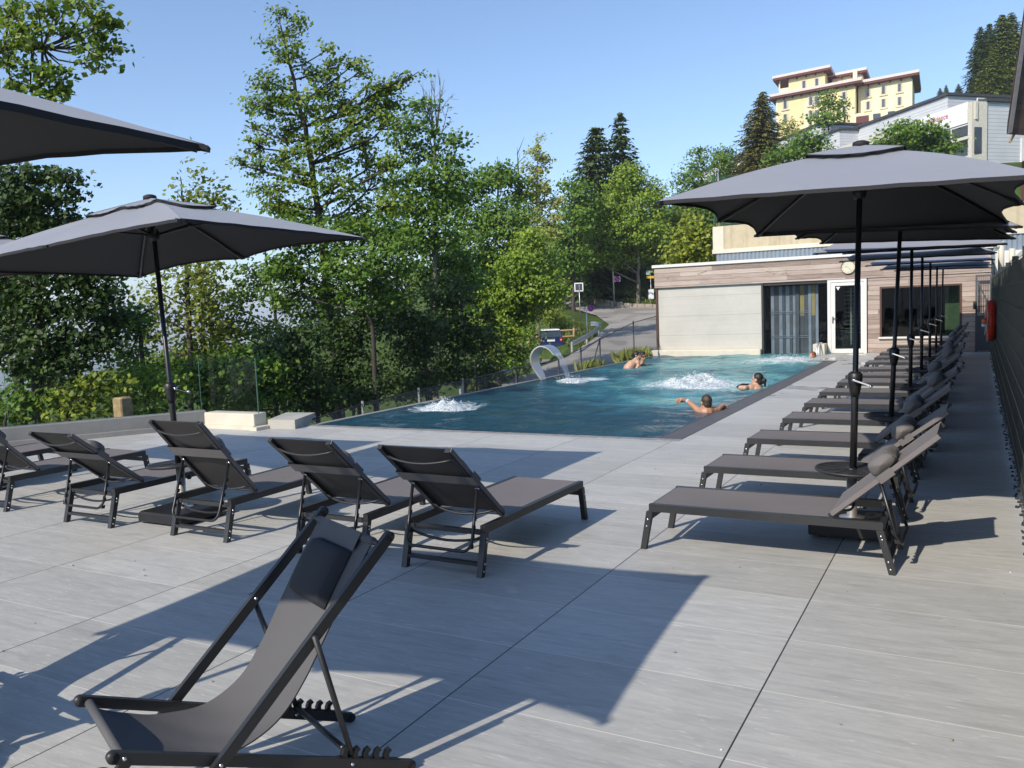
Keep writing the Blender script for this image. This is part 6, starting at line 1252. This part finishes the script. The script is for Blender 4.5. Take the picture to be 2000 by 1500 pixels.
for i, (bl, tt) in enumerate([([(470, 800, 40, 16), (540, 795, 30, 16)], 20), ([(620, 790, 44, 22), (690, 775, 44, 24)], 20), ([(760, 770, 44, 22), (820, 750, 40, 24)], 24), ([(880, 730, 40, 22), (930, 715, 36, 22)], 29)]):
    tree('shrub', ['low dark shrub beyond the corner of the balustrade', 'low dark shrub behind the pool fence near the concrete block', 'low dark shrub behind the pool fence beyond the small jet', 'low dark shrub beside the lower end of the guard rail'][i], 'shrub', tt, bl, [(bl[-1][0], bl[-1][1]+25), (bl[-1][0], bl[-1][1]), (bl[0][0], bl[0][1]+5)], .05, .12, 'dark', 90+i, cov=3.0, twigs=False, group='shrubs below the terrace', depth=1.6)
# no shading trees stand out of frame; the left maples' shade is leaf colour
# grass blades on the bank and verges: one mass nobody could count
rs = np.random.RandomState(9); C, Nn, S, Al = [], [], [], []
def blades(poly, n, h):
    a = np.array(poly); lo, hi = a.min(0), a.max(0); q = rs.uniform(lo, hi, (n*3, 2)); k = inpoly(q[:, 0], q[:, 1], [tuple(p) for p in poly]) & ~inpoly(q[:, 0], q[:, 1], road_ut); q = q[k][:n]
    z = terr(q[:, 0], q[:, 1]); hh = h*rs.uniform(.5, 1.3, len(q)); P = np.outer(q[:, 0], RH)+np.outer(q[:, 1], FH); P[:, 2] = z+hh*.4
    a = rs.uniform(0, 6.28, len(q)); n_ = np.stack([np.cos(a), np.sin(a), np.full(len(q), .35)], 1); C.append(P); Nn.append(n_/np.linalg.norm(n_, axis=1, keepdims=True)); S.append(hh); Al.append(np.stack([rs.normal(size=len(q))*.35, rs.normal(size=len(q))*.35, np.ones(len(q))], 1))
cpu = lambda px, py, t: UT(W(px, py, t))
blades([cpu(1140, 588, 72), cpu(1290, 590, 71), cpu(1390, 590, 71), cpu(1390, 470, 95), cpu(1300, 430, 98), cpu(1200, 490, 95), cpu(1140, 550, 88)], 30000, .8)
blades([cpu(1095, 610, 64), cpu(1130, 608, 63), cpu(1180, 640, 54), cpu(1150, 672, 49), cpu(1112, 672, 52)], 5000, .35)
blades([cpu(1150, 690, 43), cpu(1180, 648, 52), cpu(1190, 640, 53), cpu(1120, 690, 43)], 1500, .35)
blades([cpu(900, 780, 35), cpu(930, 750, 36), cpu(1000, 722, 40), cpu(1035, 715, 41), cpu(1030, 700, 44), cpu(940, 710, 42)], 5000, .5)
gr_ = tag(leafmesh('grass', np.concatenate(C), np.concatenate(Nn), np.concatenate(S), leaf_mat('grass_blades', [(.045, .075, .015), (.085, .130, .024), (.13, .175, .036), (.20, .20, .08)], .3), None, rs, .10, np.concatenate(Al)), kind='stuff')
C, Nn, S, Al = [], [], [], []
def tuft(x0, x1, y0, y1, z, n, h):
    P = np.stack([rs.uniform(x0, x1, n), rs.uniform(y0, y1, n), np.full(n, z)], 1); hh = h*rs.uniform(.5, 1.3, n); P[:, 2] += hh*.4; a = rs.uniform(0, 6.28, n); n_ = np.stack([np.cos(a), np.sin(a), np.full(n, .2)], 1); C.append(P); Nn.append(n_); S.append(hh); Al.append(np.stack([rs.normal(size=n)*.4, rs.normal(size=n)*.4, np.ones(n)], 1))
tuft(-9.6, -9.05, 23.6, 26.0, -.15, 420, .45); tuft(-9.5, -9.1, 20.8, 22.0, -.15, 130, .35)
tag(leafmesh('weeds', np.concatenate(C), np.concatenate(Nn), np.concatenate(S), LM['pale'], None, rs, .10, np.concatenate(Al)), kind='stuff')

# ================================================================ PEOPLE IN THE POOL
def skinm(name, col):
    m, n, out = newmat(name); p = n.nodes.new('ShaderNodeBsdfPrincipled'); p.inputs['Base Color'].default_value = (*col, 1); p.inputs['Roughness'].default_value = .42; p.inputs['Subsurface Weight'].default_value = .15; p.inputs['Subsurface Radius'].default_value = (.02, .008, .004); n.links.new(p.outputs[0], out.inputs[0]); return m
SK = skinm('tanned_skin', (.42, .22, .135)); SK2 = skinm('pale_skin', (.50, .31, .215))  # a tanned skin tone and a paler one
def hairm(name, col):
    return plain(name, col, .45, var=.35, vs=40, bump=.5, bs=120)
HB_ = hairm('black_hair', (.012, .009, .008)); HBR = hairm('short_brown_hair', (.050, .032, .020)); HRD = hairm('reddish_hair', (.16, .06, .025)); DKF = plain('dark_swimwear', (.012, .012, .016), .6)
def person(label, px, py, t):
    o = thing('person', label, 'person', tuple(W(px, py, t))); return o, np.array(o.location)
def rig(root, mb, vox, mat, name='body'):
    o = mb.build(name, mat, root, recalc=True); r = o.modifiers.new('remesh', 'REMESH'); r.mode = 'VOXEL'; r.voxel_size = vox; r.use_smooth_shade = True; s = o.modifiers.new('smooth', 'SMOOTH'); s.iterations = 3; s.factor = .5; return o
def limb(mb, pts, rr, n=10):
    mb.tube(pts, rr, n)
    for p, r in zip(pts, rr): mb.sphere(p, r, 10, 8)
def head(mb, c, fwd, up, s=1.0):
    fwd = np.array(fwd, float); fwd /= np.linalg.norm(fwd); up = np.array(up, float); rt = np.cross(fwd, up); rt /= np.linalg.norm(rt); up = np.cross(rt, fwd); c = np.array(c)
    def ell(o, r):
        n0 = len(mb.v); mb.sphere((0, 0, 0), 1, 14, 10)
        for i in range(n0, len(mb.v)): v = mb.v[i]; p = c+s*(rt*(o[0]+v[0]*r[0])+fwd*(o[1]+v[1]*r[1])+up*(o[2]+v[2]*r[2])); mb.v[i] = tuple(p)
    ell((0, -.012, .025), (.074, .092, .090)); ell((0, .022, -.045), (.058, .066, .070)); ell((0, .094, -.012), (.012, .020, .022)); ell((0, .050, -.088), (.030, .030, .026)); ell((0, .086, -.052), (.024, .014, .010))
    for sx in (-1, 1): ell((sx*.078, -.010, -.008), (.010, .020, .030))
    return lambda o: c+s*(rt*o[0]+fwd*o[1]+up*o[2]), rt, fwd, up
def blob(mb, f, o, r, basis3, n=(14, 10)):
    rt, fw, up = basis3; n0 = len(mb.v); mb.sphere((0, 0, 0), 1, *n); c = f(o)
    for i in range(n0, len(mb.v)): v = mb.v[i]; mb.v[i] = tuple(c+rt*v[0]*r[0]+fw*v[1]*r[1]+up*v[2]*r[2])
def eyes(root, f, rt, fw, up):
    for sx in (-1, 1):
        b = MB(); blob(b, f, (sx*.030, .073, .004), (.011, .008, .006), (rt, fw, up), (8, 6)); b.build('eye', plain('dark_eye', (.02, .015, .012), .2), root)
# man with both arms spread, seen from behind
t0 = UT(G(1380, 806, -.02))[1]; r, o0 = person('man seen from behind with short brown hair, arms spread along the pool edge', 1380, 806, t0)
pp = lambda px, py, dt=0.0: W(px, py, t0+dt)-o0
b = MB(); upv = np.array([0, 0, 1.]); f, rt, fw, up = head(b, pp(1379, 786), FH+RH*-.25+np.array([0, 0, -.05]), upv)
nk = pp(1379.5, 799); limb(b, [pp(1379, 790), nk, pp(1380, 806)], [.055, .060, .075]); shl, shr = pp(1366, 804, .06), pp(1393, 803, .02)
limb(b, [shl, pp(1380, 806), shr], [.070, .085, .070]); limb(b, [pp(1380, 807), pp(1380, 828), pp(1380, 850, .1)], [.13, .15, .14]); limb(b, [pp(1372, 809), pp(1372, 840)], [.09, .10]); limb(b, [pp(1388, 808), pp(1388, 840)], [.09, .10])
el = pp(1357, 795, .12); wr_ = pp(1341.5, 782.5, .26); limb(b, [shl, (np.array(shl)+el)/2, el, (el+wr_)/2, wr_], [.062, .054, .044, .042, .030])
hd = wr_-el; hd /= np.linalg.norm(hd); hp_ = wr_-RH*.075+np.array([0, 0, .012]); limb(b, [wr_, (wr_+hp_)/2, hp_], [.030, .036, .038], 10)
for k, (dz, L) in enumerate(((.030, .075), (.012, .088), (-.008, .082), (-.028, .062))):
    a = hp_-RH*.015+np.array([0, 0, dz])+FH*.0; m = a-RH*L*.55+np.array([0, 0, -.004]); e = m-RH*L*.40+np.array([0, 0, -.026]); limb(b, [a, m, e], [.0125, .011, .0085], 8)
limb(b, [hp_+np.array([0, 0, .02]), hp_-RH*.02+FH*-.045+np.array([0, 0, .0]), hp_-RH*.055-FH*.055+np.array([0, 0, -.03])], [.015, .013, .010], 8)
e2 = pp(1403, 800, .05); w2 = pp(1411, 793.5, .16); limb(b, [shr, (np.array(shr)+e2)/2, e2, (e2+w2)/2, w2], [.062, .054, .046, .042, .032]); h2 = w2+RH*.03+FH*.05+np.array([0, 0, -.005]); limb(b, [w2, h2], [.036, .040])
for k in range(4): a = h2+RH*(.02-.004*k)+FH*(.02-.020*k)*1.0+np.array([0, 0, .012]); limb(b, [a, a+RH*.045+np.array([0, 0, -.012]), a+RH*.050+np.array([0, 0, -.045])], [.0115, .011, .009], 8)
rig(r, b, .0085, SK)
hb = MB(); blob(hb, f, (0, -.022, .036), (.080, .094, .090), (rt, fw, up)); blob(hb, f, (0, -.055, -.02), (.066, .052, .075), (rt, fw, up)); o = rig(r, hb, .010, HBR, 'hair')
b = MB(); c_ = el*.12+wr_*.88; d_ = hd*.016; b.tube([c_-d_, c_+d_], [.0385, .0385], 14); b.build('wristband', plain('pale_blue_wristband', (.45, .55, .66), .5), r)
# woman with a dark bun, turned left
t0 = UT(G(1478, 757, -.02))[1]; r, o0 = person('woman with black hair in a bun, turned left beside the big foam mound', 1478, 757, t0)
b = MB(); f, rt, fw, up = head(b, pp(1478.5, 741.5), -RH*.80+FH*.62, upv, 1.08); limb(b, [pp(1479, 748), pp(1478, 755), pp(1474, 762)], [.058, .060, .10]); limb(b, [pp(1466, 758, -.05), pp(1475, 757), pp(1484, 758, .1)], [.075, .085, .070]); limb(b, [pp(1466, 758), pp(1455, 757.5, -.12), pp(1446, 757, -.05)], [.062, .050, .042]); limb(b, [pp(1476, 765), pp(1474, 790)], [.15, .15]); rig(r, b, .010, SK2); eyes(r, f, rt, fw, up)
hb = MB(); blob(hb, f, (0, -.026, .034), (.088, .100, .100), (rt, fw, up)); blob(hb, f, (0, -.060, -.03), (.072, .062, .070), (rt, fw, up)); blob(hb, f, (0, -.135, -.015), (.045, .042, .048), (rt, fw, up)); blob(hb, f, (0.01, -.14, -.075), (.022, .022, .060), (rt, fw, up)); rig(r, hb, .010, HB_, 'hair')
b = MB(); blob(b, f, (.045, -.105, -.0), (.014, .014, .014), (rt, fw, up), (8, 6)); b.build('hair_tie', MT['white'], r)
b = MB(); limb(b, [pp(1440, 755.5, .05), pp(1449, 753.5, .05), pp(1462, 753, .10)], [.02, .045, .04]); b.build('swimsuit', DKF, r)
# the pair at the far left corner
t0 = UT(G(1238, 718, -.02))[1]; r, o0 = person('person with dark tied hair and bare back, leaning right against a companion', 1238, 718, t0)
b = MB(); f, rt, fw, up = head(b, pp(1244, 694.5), RH*.85-FH*.35, upv+RH*.1, .98); limb(b, [pp(1242, 700), pp(1239, 707)], [.052, .062]); limb(b, [pp(1239, 707), pp(1233, 712), pp(1228, 719), pp(1225, 728)], [.085, .12, .14, .14]); limb(b, [pp(1246, 708, -.05), pp(1240, 707), pp(1233, 708, .1)], [.062, .08, .065]); limb(b, [pp(1246, 708, -.05), pp(1247, 714, -.08), pp(1243, 720, -.1)], [.055, .045, .04]); rig(r, b, .012, SK2); eyes(r, f, rt, fw, up)
hb = MB(); blob(hb, f, (0, -.024, .034), (.084, .098, .094), (rt, fw, up)); blob(hb, f, (0, -.06, -.02), (.066, .055, .065), (rt, fw, up)); blob(hb, f, (0, -.130, .0), (.040, .040, .050), (rt, fw, up)); rig(r, hb, .012, HB_, 'hair')
t0 = UT(G(1252, 716, -.02))[1]+.15; r, o0 = person('person wearing dark sunglasses with curly black hair at the far left pool corner', 1254, 716, t0)
b = MB(); f, rt, fw, up = head(b, pp(1255.5, 697), RH*.45-FH*.85, upv, .98); limb(b, [pp(1255, 703), pp(1254, 711), pp(1252, 722)], [.052, .06, .12]); limb(b, [pp(1244, 713, .05), pp(1253, 712), pp(1262, 716, .05)], [.06, .08, .06]); rig(r, b, .012, SK)
hb = MB(); blob(hb, f, (0, -.028, .050), (.088, .100, .090), (rt, fw, up)); 
for k in range(9): a = k*.7; blob(hb, f, (.06*math.cos(a), -.03+.06*math.sin(a), .12), (.03, .03, .03), (rt, fw, up), (8, 6))
rig(r, hb, .012, HB_, 'hair')
b = MB()
for sx in (-1, 1): blob(b, f, (sx*.036, .082, .006), (.030, .010, .022), (rt, fw, up), (10, 8))
b.bar(f((-.075, .02, .012)), f((-.06, .08, .012)), .01, .012); b.bar(f((.075, .02, .012)), f((.06, .08, .012)), .01, .012); b.bar(f((-.03, .088, .012)), f((.03, .088, .012)), .008, .01); b.build('sunglasses', plain('black_lens', (.01, .009, .008), .15), r)
t0 = UT(G(1586, 699, -.02))[1]; r, o0 = person('bather with reddish hair, only the head above water at the far pool corner', 1586, 699, t0)
b = MB(); f, rt, fw, up = head(b, pp(1586, 694.5), -RH*.5-FH*.2+np.array([0, 0, .2]), upv, .95); limb(b, [pp(1586, 700), pp(1586, 710)], [.055, .12]); limb(b, [pp(1576, 704), pp(1586, 703), pp(1596, 704)], [.05, .07, .05]); rig(r, b, .012, SK)
hb = MB(); blob(hb, f, (0, -.026, .036), (.083, .098, .090), (rt, fw, up)); blob(hb, f, (0, -.06, -.03), (.068, .055, .07), (rt, fw, up)); rig(r, hb, .012, HRD, 'hair')

# small debris on the tiles
b = MB(); rg = random.Random(12)
for i in range(70):
    x, y = rg.uniform(-6, .2), rg.uniform(2.2, 9.3); s = rg.uniform(.003, .008); b.sphere((x, y, s*.5), (s*rg.uniform(.8, 1.8), s, s*.6), 5, 3, rg.choice((0, 0, 1)))
tag(b.build('crumbs', [MT['stone'], MT['white']]), kind='stuff')
# ================================================================ HAZE
HAZE = True
if HAZE:
    m = bpy.data.materials.new('air_haze'); m.use_nodes = True; n = m.node_tree; n.nodes.clear(); out = n.nodes.new('ShaderNodeOutputMaterial'); v = n.nodes.new('ShaderNodeVolumePrincipled')
    v.inputs['Color'].default_value = (.84, .92, 1.0, 1); v.inputs['Density'].default_value = 3.4e-4; v.inputs['Anisotropy'].default_value = 0.0; n.links.new(v.outputs[0], out.inputs['Volume'])
    b = MB(); b.box((-9000, -9000, -300), (9000, 9000, 120)); tag(b.build('haze', m), kind='stuff')
